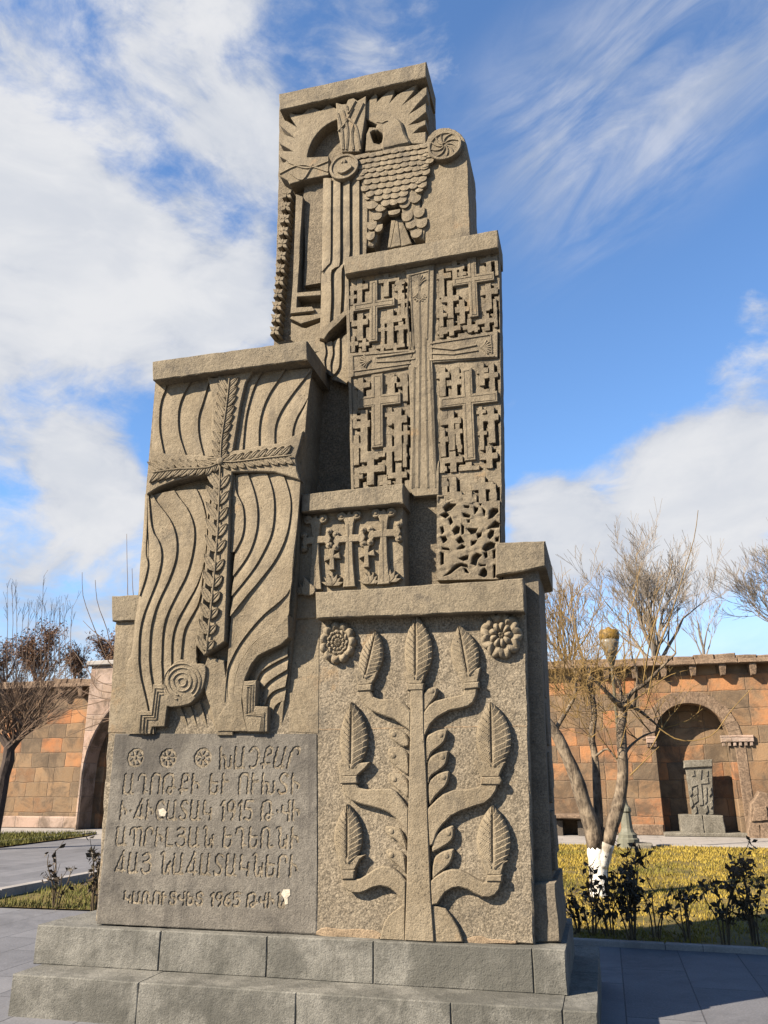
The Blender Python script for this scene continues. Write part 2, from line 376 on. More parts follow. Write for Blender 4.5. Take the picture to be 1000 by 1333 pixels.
# ---- lower block with the seven-leaf tree
m = MB()
slab(m, [(150, 806, 684, 790, YA), (124, 1199, 696, 1231, YA)], YA+.95, .012, .003)
block = m.build('lower_block', FIELD, mon)
m = MB(); slab(m, [(411, 771, 681, 753, YAC), (412, 805, 683, 795, YAC)], YA+.5, .008, .003); m.build('coping', COPE, block)
m = MB(); slab(m, [(145, 776, 300, 769, YA-.04), (145, 809, 300, 802, YA-.04)], YA+.9, .008, .003); m.build('ledge_coping', COPE, block)
m = MB(); slab(m, [(381, 771, 416, 769, YA-.004), (376, 953, 415, 955, YA-.004)], YA+.3, .004, .001); m.build('plain_strip', TAN, block)
m = MB(); slab(m, [(151, 809.5, 215, 806, YA-.004), (140.5, 954, 200, 954.5, YA-.004)], YA+.3, .004, .002); m.build('plain_strip', TAN, block)
HT = .058
def relief(mb, pts, Y, h, b=.007, sm=0, emb=.07, closed=True):
    if sm: pts = smoothpts(pts, sm)
    prism(mb, face(pts, Y-h), Y+emb, b)
tree = MB()
stem = z(18, (828, 655), (828, 860), (825, 1067)) + z(20, (815, 500), (805, 900)) + z(22, (795, 500), (780, 965)) + z(23, (102, 978), (72, 560), (50, 0)) + z(21, (35, 400), (12, 0)) + z(19, (5, 640))
relief(tree, stem, YA, HT+.004, .006)
relief(tree, z(22, (782, 640), (720, 685), (640, 745), (600, 810), (575, 900), (562, 955), (782, 966)), YA, .04, .006)
relief(tree, z(23, (75, 655), (130, 668), (200, 690), (260, 770), (310, 860), (340, 935), (350, 978), (100, 980)), YA, .045, .006)
BR = [z(19, (8, 850), (60, 785), (110, 750), (200, 725), (300, 706), (352, 690), (368, 645), (474, 640), (468, 700), (442, 760), (400, 795), (330, 815), (230, 835), (130, 890), (70, 950), (40, 1010), (12, 1060)),
      z(18, (384, 660), (482, 660), (505, 715), (560, 735), (680, 733), (740, 750), (790, 790), (830, 840), (830, 1010), (735, 945), (690, 910), (600, 880), (500, 840), (452, 812), (410, 760), (386, 705)),
      z(21, (40, 690), (90, 640), (130, 600), (180, 560), (270, 522), (380, 515), (470, 500), (520, 470), (655, 470), (640, 530), (600, 590), (540, 640), (440, 670), (330, 710), (250, 750), (170, 830), (130, 890), (90, 1000), (60, 1010)),
      z(20, (235, 470), (355, 470), (380, 505), (440, 518), (560, 513), (660, 515), (700, 540), (750, 600), (812, 690), (806, 930), (770, 850), (720, 790), (650, 725), (600, 700), (500, 670), (400, 645), (310, 615), (255, 570), (236, 515)),
      z(23, (70, 450), (110, 410), (180, 365), (250, 345), (330, 355), (400, 390), (480, 440), (530, 462), (562, 445), (688, 448), (670, 520), (630, 570), (580, 592), (520, 590), (460, 560), (390, 520), (320, 500), (260, 510), (200, 545), (160, 600), (130, 650), (78, 660)),
      z(22, (235, 432), (335, 436), (390, 428), (450, 390), (520, 340), (590, 315), (650, 325), (700, 355), (750, 400), (790, 450), (782, 700), (740, 600), (690, 540), (640, 505), (570, 490), (500, 505), (440, 535), (380, 555), (320, 550), (275, 528), (243, 490))]
for p in BR: relief(tree, p, YA, HT, .009)
BANDS = [z(18, (360, 610), (490, 603), (490, 660), (366, 668)), z(18, (792, 600), (945, 598), (942, 656), (798, 660)), z(19, (350, 592), (490, 583), (490, 636), (360, 650)),
         z(20, (208, 405), (360, 400), (370, 466), (215, 472)), z(21, (500, 410), (672, 408), (690, 445), (672, 480), (505, 478)), z(22, (222, 355), (345, 353), (338, 432), (232, 436)), z(23, (556, 398), (690, 393), (692, 456), (556, 453))]
CUPS = [z(18, (345, 480), (450, 522), (545, 488), (520, 560), (488, 606), (372, 614), (358, 560)), z(18, (765, 492), (885, 520), (960, 488), (945, 560), (925, 603), (815, 604), (790, 560)), z(19, (305, 500), (405, 492), (505, 458), (490, 540), (478, 588), (365, 596), (335, 560)),
        z(20, (188, 275), (325, 295), (475, 280), (440, 330), (360, 404), (215, 408), (205, 340)), z(21, (450, 265), (610, 280), (722, 278), (692, 340), (664, 412), (512, 412), (480, 340)), z(22, (195, 222), (295, 245), (432, 220), (390, 260), (342, 356), (225, 358), (208, 290)), z(23, (498, 240), (620, 290), (742, 270), (710, 300), (684, 396), (562, 400), (530, 320))]
for p in BANDS: relief(tree, p, YA, HT+.012, .008)
for p in CUPS: relief(tree, p, YA, HT-.002, .008)
CURL = [z(19, (12, 850), (5, 720), (20, 672), (60, 640), (112, 628), (128, 655), (112, 715), (60, 785)),
        z(21, (30, 290), (30, 80), (90, 25), (150, 0), (212, 0), (206, 60), (185, 110), (130, 160), (80, 200), (45, 270)),
        z(21, (40, 460), (45, 280), (110, 212), (180, 188), (222, 188), (216, 250), (195, 310), (130, 365), (80, 400), (48, 458)),
        z(21, (60, 650), (50, 480), (110, 402), (170, 370), (228, 362), (226, 430), (200, 490), (150, 540), (105, 588)),
        z(23, (85, 190), (95, 90), (150, 20), (210, -15), (266, -30), (270, 60), (240, 110), (190, 145), (130, 180)),
        z(23, (85, 430), (100, 260), (150, 205), (205, 182), (268, 172), (262, 240), (235, 300), (190, 345), (140, 385)),
        z(20, (818, 130), (790, 40), (730, 5), (650, -10), (648, 60), (700, 110), (770, 150)), z(20, (815, 290), (800, 205), (745, 160), (690, 150), (636, 168), (640, 240), (665, 292), (730, 345), (812, 390)),
        z(20, (812, 470), (760, 395), (700, 375), (645, 372), (636, 430), (680, 492), (745, 542), (808, 590)), z(20, (795, 1000), (745, 870), (685, 845), (615, 838), (618, 892), (650, 932), (712, 965), (790, 1050)),
        z(22, (790, 320), (770, 215), (705, 180), (630, 168), (618, 222), (650, 262), (702, 302), (786, 385))]
EYES = [(19, 82, 662), (21, 160, 45), (21, 175, 235), (21, 185, 410), (23, 225, 30), (23, 210, 225), (20, 685, 40), (20, 680, 225), (20, 690, 430), (20, 665, 880), (22, 665, 220)]
for i, p in enumerate(CURL): relief(tree, p, YA, .05 if i < 6 else .032, .010, 3)
def dome(mb, c, Y, r, h, n=14, k=4):          # a low boss carved on a face; c in photo measure, r in metres
    o = hit(c[0], c[1], Y); vs = []; fs = []
    for i in range(k+1):
        a = i/k*math.pi/2
        for j in range(n): vs.append(o+Vector((r*math.cos(a)*math.cos(2*math.pi*j/n), -h*math.sin(a), r*math.cos(a)*math.sin(2*math.pi*j/n))))
    for i in range(k):
        for j in range(n): fs.append((i*n+j, i*n+(j+1) % n, (i+1)*n+(j+1) % n, (i+1)*n+j))
    mb.add(vs, fs)
for i, e in enumerate(EYES): dome(tree, z(*[e[0]], (e[1], e[2]))[0], YA-(.045 if i < 6 else .028), .022, .014)
tree.build('carved_tree', TAN, block)

def leaf(tip, base, wl, wr, Y, h):
    """carved leaf: midrib groove, side veins stepping like clapboards, right edge proud"""
    t, b = hit(*tip, Y), hit(*base, Y); ax = t-b; L = ax.length; ax /= L; nx = Vector((ax.z, 0, -ax.x))
    NS, NM = 72, 20; mb = MB(); vs = []; fs = []
    for i in range(NS+1):
        s = i/NS; w = (math.sin(math.pi*min(1, .10+.90*s))**.75)*(1-.12*s) if s < 1 else 0
        for j in range(NM+1):
            u = -1+2*j/NM; W = wl if u < 0 else wr
            q = b+ax*(s*L)+nx*(u*w*W)
            v = (s*11-abs(u)*1.6) % 1.0
            prof = (.42+.30*(1+u)/2+.30*(1-u*u)) * h
            groove = .016*math.exp(-(u/.07)**2)
            vein = .011*(v**1.0)*min(1, abs(u)*5)*(1-.3*abs(u))
            edge = .010*max(0, abs(u)-.85)/.15
            vs.append(q+Vector((0, -(prof+vein-groove-edge), 0)))
    n = NM+1
    for i in range(NS):
        for j in range(NM): fs.append((i*n+j, i*n+j+1, (i+1)*n+j+1, (i+1)*n+j))
    rim = [j for j in range(n)]+[i*n+NM for i in range(1, NS+1)]+[NS*n+j for j in range(NM-1, -1, -1)]+[i*n for i in range(NS-1, 0, -1)]
    o = len(vs); vs += [Vector((vs[k].x, Y+.01, vs[k].z)) for k in rim]
    for a in range(len(rim)):
        c = (a+1) % len(rim); fs.append((rim[c], rim[a], o+a, o+c))
    mb.add(vs, fs); mb.build('carved_leaf', TAN, block)
K = .0060
LEAVES = [(z(18, (545, 148))[0], z(18, (445, 560))[0], 15, 18), (z(18, (885, 12))[0], z(18, (885, 570))[0], 16, 22), (z(19, (325, 105))[0], z(19, (405, 540))[0], 18, 19),
          (z(18, (335, 765))[0], z(20, (325, 330))[0], 17, 22), (z(19, (600, 762))[0], z(21, (612, 320))[0], 20, 24), (z(20, (298, 645))[0], z(22, (297, 285))[0], 19, 19), (z(21, (615, 655))[0], z(23, (618, 330))[0], 20, 21)]
for t_, b_, a_, c_ in LEAVES: leaf(t_, b_, a_*K, c_*K, YA, HT+.008)

def rosette(c, Y, R_, n, layers, h, parent, mat):
    o = hit(*c, Y); NR, NA = 26, 120; vs = []; fs = []; mb = MB()
    for i in range(NR+1):
        for j in range(NA):
            a = 2*math.pi*j/NA; rr = i/NR; lob = abs(math.cos(n*a/2)); rad = R_*(.86+.14*lob**.6)*rr
            y = 0
            for (r0_, r1_, ph, hh) in layers:
                if r0_ <= rr <= r1_:
                    q = (rr-r0_)/(r1_-r0_); l2 = abs(math.cos(n*a/2+ph)); y = hh*(math.sin(math.pi*min(1, q*.9+.08))**.6)*(.35+.65*l2**.7)
            vs.append(o+Vector((math.cos(a)*rad, -(h*.45+y), math.sin(a)*rad*1.12)))
    for i in range(NR):
        for j in range(NA): fs.append((i*NA+j, i*NA+(j+1) % NA, (i+1)*NA+(j+1) % NA, (i+1)*NA+j))
    k = len(vs); vs += [Vector((v.x, Y+.01, v.z)) for v in vs[NR*NA:NR*NA+NA]]
    for j in range(NA): fs.append((NR*NA+j, NR*NA+(j+1) % NA, k+(j+1) % NA, k+j))
    mb.add(vs, fs); return mb.build('rosette', mat, parent)
rosette((441, 837), YA, .150, 11, [(0, .22, .0, .02), (.24, .42, 99, .022), (.44, .62, .8, .028), (.64, 1, 0, .04)], .05, block, TAN)['label'] = 'left rosette with concentric rings'
rosette((653, 827.5), YA, .158, 9, [(0, .17, 0, .03), (.18, .56, .0, .055), (.56, 1, 1.57, .045)], .05, block, TAN)['label'] = 'right rosette with two rows of petals'
# mortar line across the block and plaster remains at its foot
PLASTER = stone('old_plaster', (.20, .145, .090), (.26, .19, .12), .5, (.12, .085, .05), .5)
m = MB(); prism(m, [hit(x, y+rng.uniform(-.5, .5), YA-.0015) for x, y in [(414+i*6.8, 949-i*.12) for i in range(41)]+[(686-i*6.8, 945.6+i*.12) for i in range(41)]][::-1], YA+.01, .0005); m.build('mortar_line', PLASTER, block)
for pts in ([(414, 1211), (432, 1208), (446, 1211), (470, 1209), (492, 1213), (494, 1222), (460, 1221), (416, 1218)], [(604, 1222), (622, 1219), (640, 1222), (668, 1224), (668, 1229), (604, 1228)]):
    m = MB(); prism(m, [q+Vector((rng.uniform(-.006, .006), 0, rng.uniform(-.006, .006))) for q in face(smoothpts(pts, 3), YA-.006)], YA+.02, .004); m.build('plaster_patch', PLASTER, block)
# ---- inscription panel, the letters cut into it
GL = {  # strokes of the capitals as they are cut, in a box one high
 'Ա': (.62, [(0,1),(0,.12),(.12,0),(.3,0),(.44,.12)], [(.46,1),(.46,0),(.62,0)]), 'Ղ': (.6, [(0,.72),(.06,.95),(.24,1),(.4,.86),(.42,0)], [(.42,.1),(.6,.1)]),
 'Ո': (.5, [(0,0),(0,.82),(.12,1),(.36,1),(.48,.84),(.5,0)]), 'Թ': (.72, [(0,0),(0,.75),(.12,.96),(.32,1),(.52,.9),(.56,.2),(.46,0),(.3,.03),(.26,.18),(.36,.3),(.72,.3)]),
 'Ք': (.55, [(.15,0),(.15,.8),(.25,1),(.42,1),(.52,.85),(.46,.66),(.34,.62)], [(0,.2),(.5,.2)]), 'Ի': (.4, [(0,1),(0,0)], [(0,.58),(.24,.56),(.36,.42),(.36,.3)]),
 'Ե': (.48, [(0,1),(0,.12),(.1,0),(.3,0),(.44,.14),(.44,.34)], [(0,.56),(.4,.56)]), 'Ւ': (.34, [(0,1),(0,0)], [(0,.62),(.3,.62)]),
 'Խ': (.68, [(0,1),(0,0)], [(0,.42),(.1,.56),(.24,.56),(.32,.42),(.32,.0)], [(.32,.1),(.44,0),(.56,0),(.66,.1),(.66,.58)]), 'Չ': (.56, [(0,.8),(.12,.97),(.3,1),(.48,.86),(.56,.5),(.48,.14),(.3,0),(.12,.06)]),
 'Ր': (.46, [(0,0),(0,.8),(.12,.98),(.3,1),(.44,.86),(.44,.68)]), 'Հ': (.62, [(.42,1.1),(0,.1),(.62,.1)], [(.46,.75),(.46,.0)]), 'Շ': (.56, [(.54,.84),(.42,.97),(.26,1),(.08,.86),(0,.5),(.08,.14),(.26,0),(.44,.03),(.56,.16)]),
 'Տ': (.52, [(0,.14),(.12,0),(.34,.02),(.46,.18),(.4,.4),(.14,.6),(.06,.8),(.16,.98),(.36,1),(.5,.88)]), 'Կ': (.5, [(0,1),(0,.32),(.5,.32)], [(.48,.6),(.48,0)]),
 'Վ': (.46, [(.44,1),(.44,0)], [(0,.72),(0,.5),(.12,.4),(.44,.4)]), 'Պ': (.76, [(0,.6),(.03,.88),(.16,1),(.3,.88),(.34,0)], [(.34,.84),(.46,1),(.62,1),(.74,.84),(.74,0)]), 'Լ': (.4, [(0,1),(0,0),(.4,0)]),
 'Յ': (.56, [(.02,.9),(.2,1),(.42,.94),(.48,.78),(.36,.62),(.1,.56)], [(.1,.56),(.5,.5),(.56,.24),(.44,.02),(.14,0),(0,.16)]), 'Ն': (.62, [(0,1),(.16,1),(.18,.14),(.3,0),(.44,.1),(.46,.4)], [(.6,.6),(.6,0)]),
 'Ռ': (.66, [(0,0),(0,.82),(.12,1),(.3,1),(.42,.84),(.42,.16),(.52,0),(.66,.08)]), 'Ց': (.54, [(.5,.82),(.36,1),(.14,.98),(.04,.78),(.14,.58),(.4,.5),(.52,.26),(.42,.03),(.14,0),(0,.18)]),
 '1': (.2, [(0,.78),(.18,1),(.18,0)]), '9': (.46, [(.44,.7),(.34,.5),(.1,.5),(0,.74),(.1,.98),(.34,1),(.44,.8),(.44,.3),(.3,0)]), '5': (.48, [(.46,1),(.06,1),(.03,.58),(.28,.62),(.46,.4),(.4,.1),(.2,0),(0,.1)]), '6': (.46, [(.4,1),(.1,.7),(0,.3),(.1,.02),(.34,.02),(.44,.26),(.34,.5),(.06,.42)]), '·': (.1, [(.04,.48),(.06,.44)])}
LINES = [('ԽԱՉՔԱՐ', (540, 106), (876, 108), (538, 194), (850, 190)), ('ԱՂՈԹՔԻ ԵՒ ՈՒԽՏԻ', (140, 220), (872, 218), (130, 300), (868, 300)),
         ('Ի·ՀԻՇԱՏԱԿ 1915 Թ·ՎԻ', (126, 332), (872, 332), (118, 407), (868, 413)), ('ԱՊՐԻԼՅԱՆ ԵՂԵՌՆԻ', (108, 444), (868, 446), (100, 516), (864, 530)),
         ('ՀԱՅ ՆԱՀԱՏԱԿՆԵՐԻ', (106, 550), (864, 562), (96, 630), (858, 650)), ('ԿԱՌՈՒՑՎԵՑ 1965 ԹՎԻՆ', (138, 714), (812, 722), (134, 758), (806, 780))]
YP = YA-.007
import numpy as np
segs = []
def lay(txt, tl, tr, bl, br):
    x = 0.0; items = []
    for ch in txt:
        if ch == ' ': x += .42; continue
        w, *st = GL[ch]; items.append((x, st)); x += w+.26
    tot = x-.26; c = [hit(*z(24, q)[0], YP) for q in (tl, tr, bl, br)]
    for x0, st in items:
        for s_ in st:
            s_ = smoothpts(s_, 3, False) if len(s_) > 3 else s_
            q = []
            for a, b_ in s_:
                u = (x0+a)/tot; q.append((c[2].lerp(c[3], u)).lerp(c[0].lerp(c[1], u), b_))
            for p0, p1 in zip(q, q[1:]): segs.append((p0.x, p0.z, p1.x, p1.z))
for L in LINES: lay(*L)
for cx, cy in ((182, 150), (318, 152), (464, 150)):       # three small round stars cut beside the first line
    o = hit(*z(24, (cx, cy))[0], YP)
    for k in range(7):
        a = k*2*math.pi/7+.2; segs.append((o.x+math.cos(a)*.02, o.z+math.sin(a)*.02, o.x+math.cos(a)*.052, o.z+math.sin(a)*.052))
    q = [(o.x+math.cos(a)*.066, o.z+math.sin(a)*.066) for a in [math.pi*i/8 for i in range(17)]]
    segs += [(*a, *b_) for a, b_ in zip(q, q[1:])]
def heightface(name, quad, Y, back, nu, nv, depthfn, mat, parent, mat2=None, deep=1.0):
    """carved face: fine grid over a four-cornered field (tl, tr, br, bl), cut back by depthfn(X, Z), with sides and a back"""
    c = [hit(x, y, Y) for x, y in quad]
    u = np.linspace(0, 1, nu)[None, :]; v = np.linspace(0, 1, nv)[:, None]
    def comp(i): return ((c[3][i]*(1-u)+c[2][i]*u)*(1-v)+(c[0][i]*(1-u)+c[1][i]*u)*v)
    X, Z = comp(0), comp(2); D = depthfn(X, Z)
    pts = np.stack([X, np.full_like(X, Y)+D, Z], -1).reshape(-1, 3); mb = MB(); vs = [Vector(p) for p in pts.tolist()]
    fs = [(j*nu+i, j*nu+i+1, (j+1)*nu+i+1, (j+1)*nu+i) for j in range(nv-1) for i in range(nu-1)]
    rim = [i for i in range(nu)]+[j*nu+nu-1 for j in range(1, nv)]+[(nv-1)*nu+i for i in range(nu-2, -1, -1)]+[j*nu for j in range(nv-2, 0, -1)]
    o = len(vs); vs += [Vector((vs[k].x, back, vs[k].z)) for k in rim]; n = len(rim)
    fs += [(rim[(a+1) % n], rim[a], o+a, o+(a+1) % n) for a in range(n)]+[tuple(range(o, o+n))]
    mb.add(vs, fs); ob = mb.build(name, mat, parent)
    if mat2:
        ob.data.materials.append(mat2); Df = D.reshape(-1).tolist()
        for q, f in zip(ob.data.polygons, fs):
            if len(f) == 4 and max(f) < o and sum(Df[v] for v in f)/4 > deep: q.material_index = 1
    return ob
def segdist(X, Z, segs):
    d = np.full(X.shape, 9.0)
    for x0, z0, x1, z1 in segs:
        m_ = (X > min(x0, x1)-.05) & (X < max(x0, x1)+.05) & (Z > min(z0, z1)-.05) & (Z < max(z0, z1)+.05)
        if not m_.any(): continue
        px, pz = X[m_]-x0, Z[m_]-z0; dx, dz = x1-x0, z1-z0; l2 = dx*dx+dz*dz+1e-12
        t = np.clip((px*dx+pz*dz)/l2, 0, 1); d[m_] = np.minimum(d[m_], np.hypot(px-t*dx, pz-t*dz))
    return d
def letters(X, Z):
    d = segdist(X+.0022*np.sin(Z*140+X*60), Z+.002*np.sin(X*150), segs)+.0016*np.sin(X*47)*np.sin(Z*41); nz = np.sin(X*23+np.sin(Z*17)*2)*np.sin(Z*19+X*5)*.0015
    edge = np.minimum(np.minimum(X-X.min(), X.max()-X), np.minimum(Z-Z.min(), Z.max()-Z))
    return np.clip((.0104-d)/.0045, 0, 1)*.017+nz+np.clip((.012-edge)/.012, 0, 1)*.008
panel = heightface('inscription_panel', [(150, 955), (412, 955.5), (413, 1217.5), (124.5, 1202.5)], YP, YA+.05, 430, 360, letters, GREYSTONE, mon, CUTDARK, .009)
m = MB(); prism(m, face([(366, 1164), (369, 1158), (377.5, 1158), (378, 1165), (374.5, 1169), (375, 1177), (371, 1178), (370, 1170)], YP-.003), YP+.002, .001); m.build('chipped_patch', CHIP, panel)
m = MB(); prism(m, face([(206, 1054), (213, 1052), (217, 1057), (214, 1063), (208, 1062)], YP-.003), YP+.002, .001); m.build('chipped_patch', CHIP, panel)

# ---- wave slab with the palm cross; its face leans back to the panel below
ZK = hit(380, 790, YB0).z; ZL = hit(300, 952, YA).z; KB = (YA-.03-YB0)/(ZK-ZL)
def onB(x, y, off=0.0):
    P = hit(x, y, YB0+off)
    if P.z >= ZK: return P
    d = ray(x, y); t = (YB0+off+KB*(ZK-EYE))/(d.y+KB*d.z); return EYEP+d*t
def row(xl, yl, xr, yr, off): return (xl, yl, xr, yr, (onB(xl, yl, off).y+onB(xr, yr, off).y)/2)
m = MB()
slab(m, [row(203, 490, 402, 462, .075), row(190, 640, 391, 625, .075), row(181, 765, 384, 780, .075), row(166, 880, 378, 870, .075), row(164, 954, 374, 954, .075)], YA+.5)
wave = m.build('wave_slab', TAN, mon)
m = MB(); slab(m, [(198, 470, 400, 443, YBC), (198.5, 495, 399.5, 468, YBC)], YA+.5, .008, .003); m.build('coping', COPE, wave)
def resample(P, n):
    P = smoothpts(P, 8, False); d = [0]
    for a, b in zip(P, P[1:]): d.append(d[-1]+math.hypot(a[0]-b[0], a[1]-b[1]))
    out = []; j = 0
    for i in range(n):
        s = d[-1]*i/(n-1)
        while j < len(d)-2 and d[j+1] < s: j += 1
        k = (s-d[j])/max(1e-9, d[j+1]-d[j]); out.append((P[j][0]+(P[j+1][0]-P[j][0])*k, P[j][1]+(P[j+1][1]-P[j][1])*k))
    return out
def ribbons(mb, curves, lo, hi, surf=onB, n=34, fat=0.005):
    """bands between neighbouring lines: each rises from its left line to its right one and drops there, like clapboards"""
    cs = [resample(c, n) for c in curves]; left = [surf(x, y, lo) for x, y in cs[0]]
    for ci in range(1, len(cs)):
        right = [surf(x, y, -hi) for x, y in cs[ci]]; C = 5; vs = []; fs = []
        for i in range(n):
            for k in range(C+1):
                u = k/C; p = left[i].lerp(right[i], u); vs.append(p+Vector((0, -fat*math.sin(math.pi*u)*1.0, 0)))
            vs.append(right[i]+Vector((0.002, lo+hi, 0)))
        w = C+2
        for i in range(n-1):
            for k in range(C+1): fs.append((i*w+k, i*w+k+1, (i+1)*w+k+1, (i+1)*w+k))
        mb.add(vs, fs); left = [p+Vector((.002, lo+hi, 0)) for p in right]
LO, HI = .009, .010
m = MB()
ribbons(m, [z(11, (130, 230), (108, 400), (96, 600), (82, 870)), z(11, (215, 240), (200, 310), (165, 400), (148, 520), (150, 680), (188, 880)), z(11, (425, 235), (400, 280), (340, 390), (310, 520), (320, 700), (378, 885)),
            z(11, (590, 225), (572, 270), (525, 420), (485, 560), (490, 720), (530, 885)), z(11, (660, 220), (655, 400), (650, 600), (648, 890))], LO, HI)
ribbons(m, [z(12, (150, 240), (120, 500), (90, 740), (70, 900)), z(12, (375, 260), (300, 400), (245, 600), (225, 760), (215, 890)), z(12, (550, 250), (530, 285), (430, 430), (370, 570), (345, 710), (343, 870)),
            z(12, (760, 240), (725, 290), (600, 450), (510, 590), (470, 710), (468, 850)), z(12, (732, 470), (690, 545), (640, 630), (612, 720), (606, 810)), z(12, (732, 475), (724, 560), (716, 650), (706, 780))], LO, HI)
p13 = lambda a, b=(): z(13, *a)+z(15, *b)
ribbons(m, [p13([(236, 20), (225, 250), (205, 480), (192, 640), (186, 800)]), p13([(255, 20), (250, 250), (240, 480), (256, 570), (232, 690), (190, 822)])], LO, HI)
ribbons(m, [p13([(245, 20), (250, 300), (262, 500), (240, 690), (190, 830), (160, 1000), (140, 1180), (115, 1333)], [(170, 200), (160, 400), (150, 640), (160, 835)]),
            p13([(262, 20), (285, 285), (345, 400), (362, 520), (330, 680), (265, 850), (210, 1000), (185, 1150), (182, 1333)], [(262, 150), (280, 330), (320, 500), (350, 640), (370, 835)]),
            p13([(290, 20), (325, 80), (430, 220), (478, 360), (475, 520), (420, 690), (340, 860), (290, 1010), (270, 1150), (265, 1333)], [(358, 180), (368, 320), (390, 440), (395, 640), (400, 835)]),
            p13([(465, -10), (480, 20), (570, 140), (620, 290), (610, 460), (560, 650), (480, 810), (400, 980), (370, 1130), (362, 1333)], [(462, 180), (475, 400), (480, 560)]),
            p13([(640, -20), (690, 100), (722, 260), (715, 450), (690, 600), (640, 740), (560, 880), (480, 1030), (445, 1170), (440, 1333)], [(550, 150), (553, 300), (550, 420)]),
            p13([(760, -20), (730, 200), (705, 420), (690, 650), (660, 860), (605, 970), (545, 1080), (525, 1190), (515, 1320)], [(635, 100), (632, 230), (640, 300)]),
            p13([(780, -20), (760, 400), (740, 800), (690, 1050), (640, 1200), (640, 1333)], [(760, 150), (780, 260), (790, 320)])], LO, HI)
ribbons(m, [z(14, (120, -10), (110, 200), (105, 350), (100, 560)), z(14, (140, -10), (150, 110), (195, 210), (207, 330), (190, 440), (138, 545)), z(14, (235, -20), (285, 130), (305, 270), (290, 420), (235, 570), (130, 720)),
            z(14, (375, -20), (415, 110), (425, 250), (405, 410), (340, 560), (260, 690), (120, 865)), z(14, (490, -20), (535, 120), (545, 240), (515, 420), (440, 590), (330, 740), (220, 870), (110, 1010)),
            z(14, (620, -20), (606, 200), (588, 400), (562, 600), (548, 800), (470, 900), (360, 990), (260, 1100), (170, 1220), (110, 1333))+z(16, (190, 215), (160, 320), (150, 445), (148, 560)),
            z(14, (545, 815), (535, 900), (527, 1008), (440, 1090), (330, 1160), (250, 1240), (190, 1333))+z(16, (280, 220), (240, 350), (222, 510), (225, 600))], LO, HI)
# the lip that curls back over the hollow, lower right
def flat(mb, pts, off, back=.10, b=.005, sm=0):
    if sm: pts = smoothpts(pts, sm)
    P = [onB(x, y, off) for x, y in pts]; n = len(P)
    xz = inset([(p.x, p.z) for p in P], b)
    V = [Vector((q[0], p.y, q[1])) for p, q in zip(P, xz)]+[p+Vector((0, b, 0)) for p in P]+[p+Vector((0, back, 0)) for p in P]
    Fs = [tuple(range(n))]
    for i in range(n):
        j = (i+1) % n; Fs += [(i, n+i, n+j, j), (n+i, 2*n+i, 2*n+j, n+j)]
    mb.add(V, Fs)
flat(m, z(14, (530, 1005), (440, 1090), (330, 1160), (250, 1240), (195, 1325))+z(16, (280, 225), (240, 350), (222, 500), (90, 690), (90, 815), (352, 815), (320, 700), (298, 560), (310, 420), (330, 340), (380, 230), (440, 155), (530, 110), (640, 60), (706, -5)), -.012, .10)
ribbons(m, [z(16, (700, 70), (530, 170), (430, 270), (400, 380)), z(16, (695, 160), (560, 230), (460, 300), (425, 380)), z(16, (692, 275), (600, 330), (530, 380), (485, 430)), z(16, (675, 425), (580, 460), (520, 520), (495, 600)), z(16, (668, 545), (610, 570), (575, 620), (570, 700))], .062, -.035, fat=.004)
flat(m, z(16, (640, 560), (668, 540), (645, 815), (580, 815), (585, 700)), .035, .06)
ribbons(m, [z(15, (560, 600), (600, 720), (640, 850)), z(15, (630, 600), (680, 720), (720, 850)), z(15, (720, 600), (760, 720), (810, 850)), z(15, (800, 560), (840, 680), (885, 850)), z(15, (880, 520), (915, 660), (960, 850))], .065, -.035, fat=.004)
flat(m, z(15, (845, 240), (870, 170), (1010, 200), (1090, 850), (950, 850), (905, 640), (850, 480), (825, 380)), -.004, .09)
m.build('wave_relief', TAN, wave)
# stepped key ornaments and the spiral
def groove(mb, pts, off, w=.006):             # thin raised fillet following a line
    P = [onB(x, y, off) for x, y in pts]; tube(mb, P, w, 4)
m = MB()
flat(m, z(15, (262, 636), (378, 640), (395, 405), (490, 408), (528, 530), (518, 592), (495, 772), (386, 776), (370, 838), (245, 838)), -.020, .10)
for dx in (18, 46, 72):
    groove(m, z(15, (262+dx, 838), (272+dx, 655+dx*.75), (372+dx*.75, 655+dx*.75), (400+dx*.75, 420+dx), (480, 420+dx)), -.022, .007)
m.build('key_ornament', TAN, wave); m = MB()
flat(m, z(16, (315, 380), (425, 370), (415, 595), (527, 600), (520, 818), (350, 818), (318, 700), (300, 500)), -.020, .10)
for dx in (20, 45, 70):
    groove(m, z(16, (330+dx*.2, 400+dx*.6), (418-dx, 395+dx*.6), (408-dx, 640+dx*.4), (500-dx*.4, 640+dx*.5), (495-dx*.6, 815)), -.022, .007)
m.build('key_ornament', TAN, wave); m = MB()
disc = smoothpts(z(15, (640, 190), (740, 225), (850, 245), (828, 430), (760, 530), (680, 585), (520, 596), (510, 480), (520, 330), (560, 235)), 4)
flat(m, disc, -.024, .10, .006)
cx, cy = z(15, (650, 382))[0]
for k, rr in enumerate((5.5, 12, 18.5, 24)):
    arc0, arc1 = (0, 2*math.pi) if k < 2 else (-.9, 4.4)
    groove(m, [(cx+math.cos(a)*rr*.98, cy-math.sin(a)*rr*1.0) for a in [arc0+(arc1-arc0)*i/36 for i in range(37)]], -.026, .008)
m.build('spiral_ornament', TAN, wave)
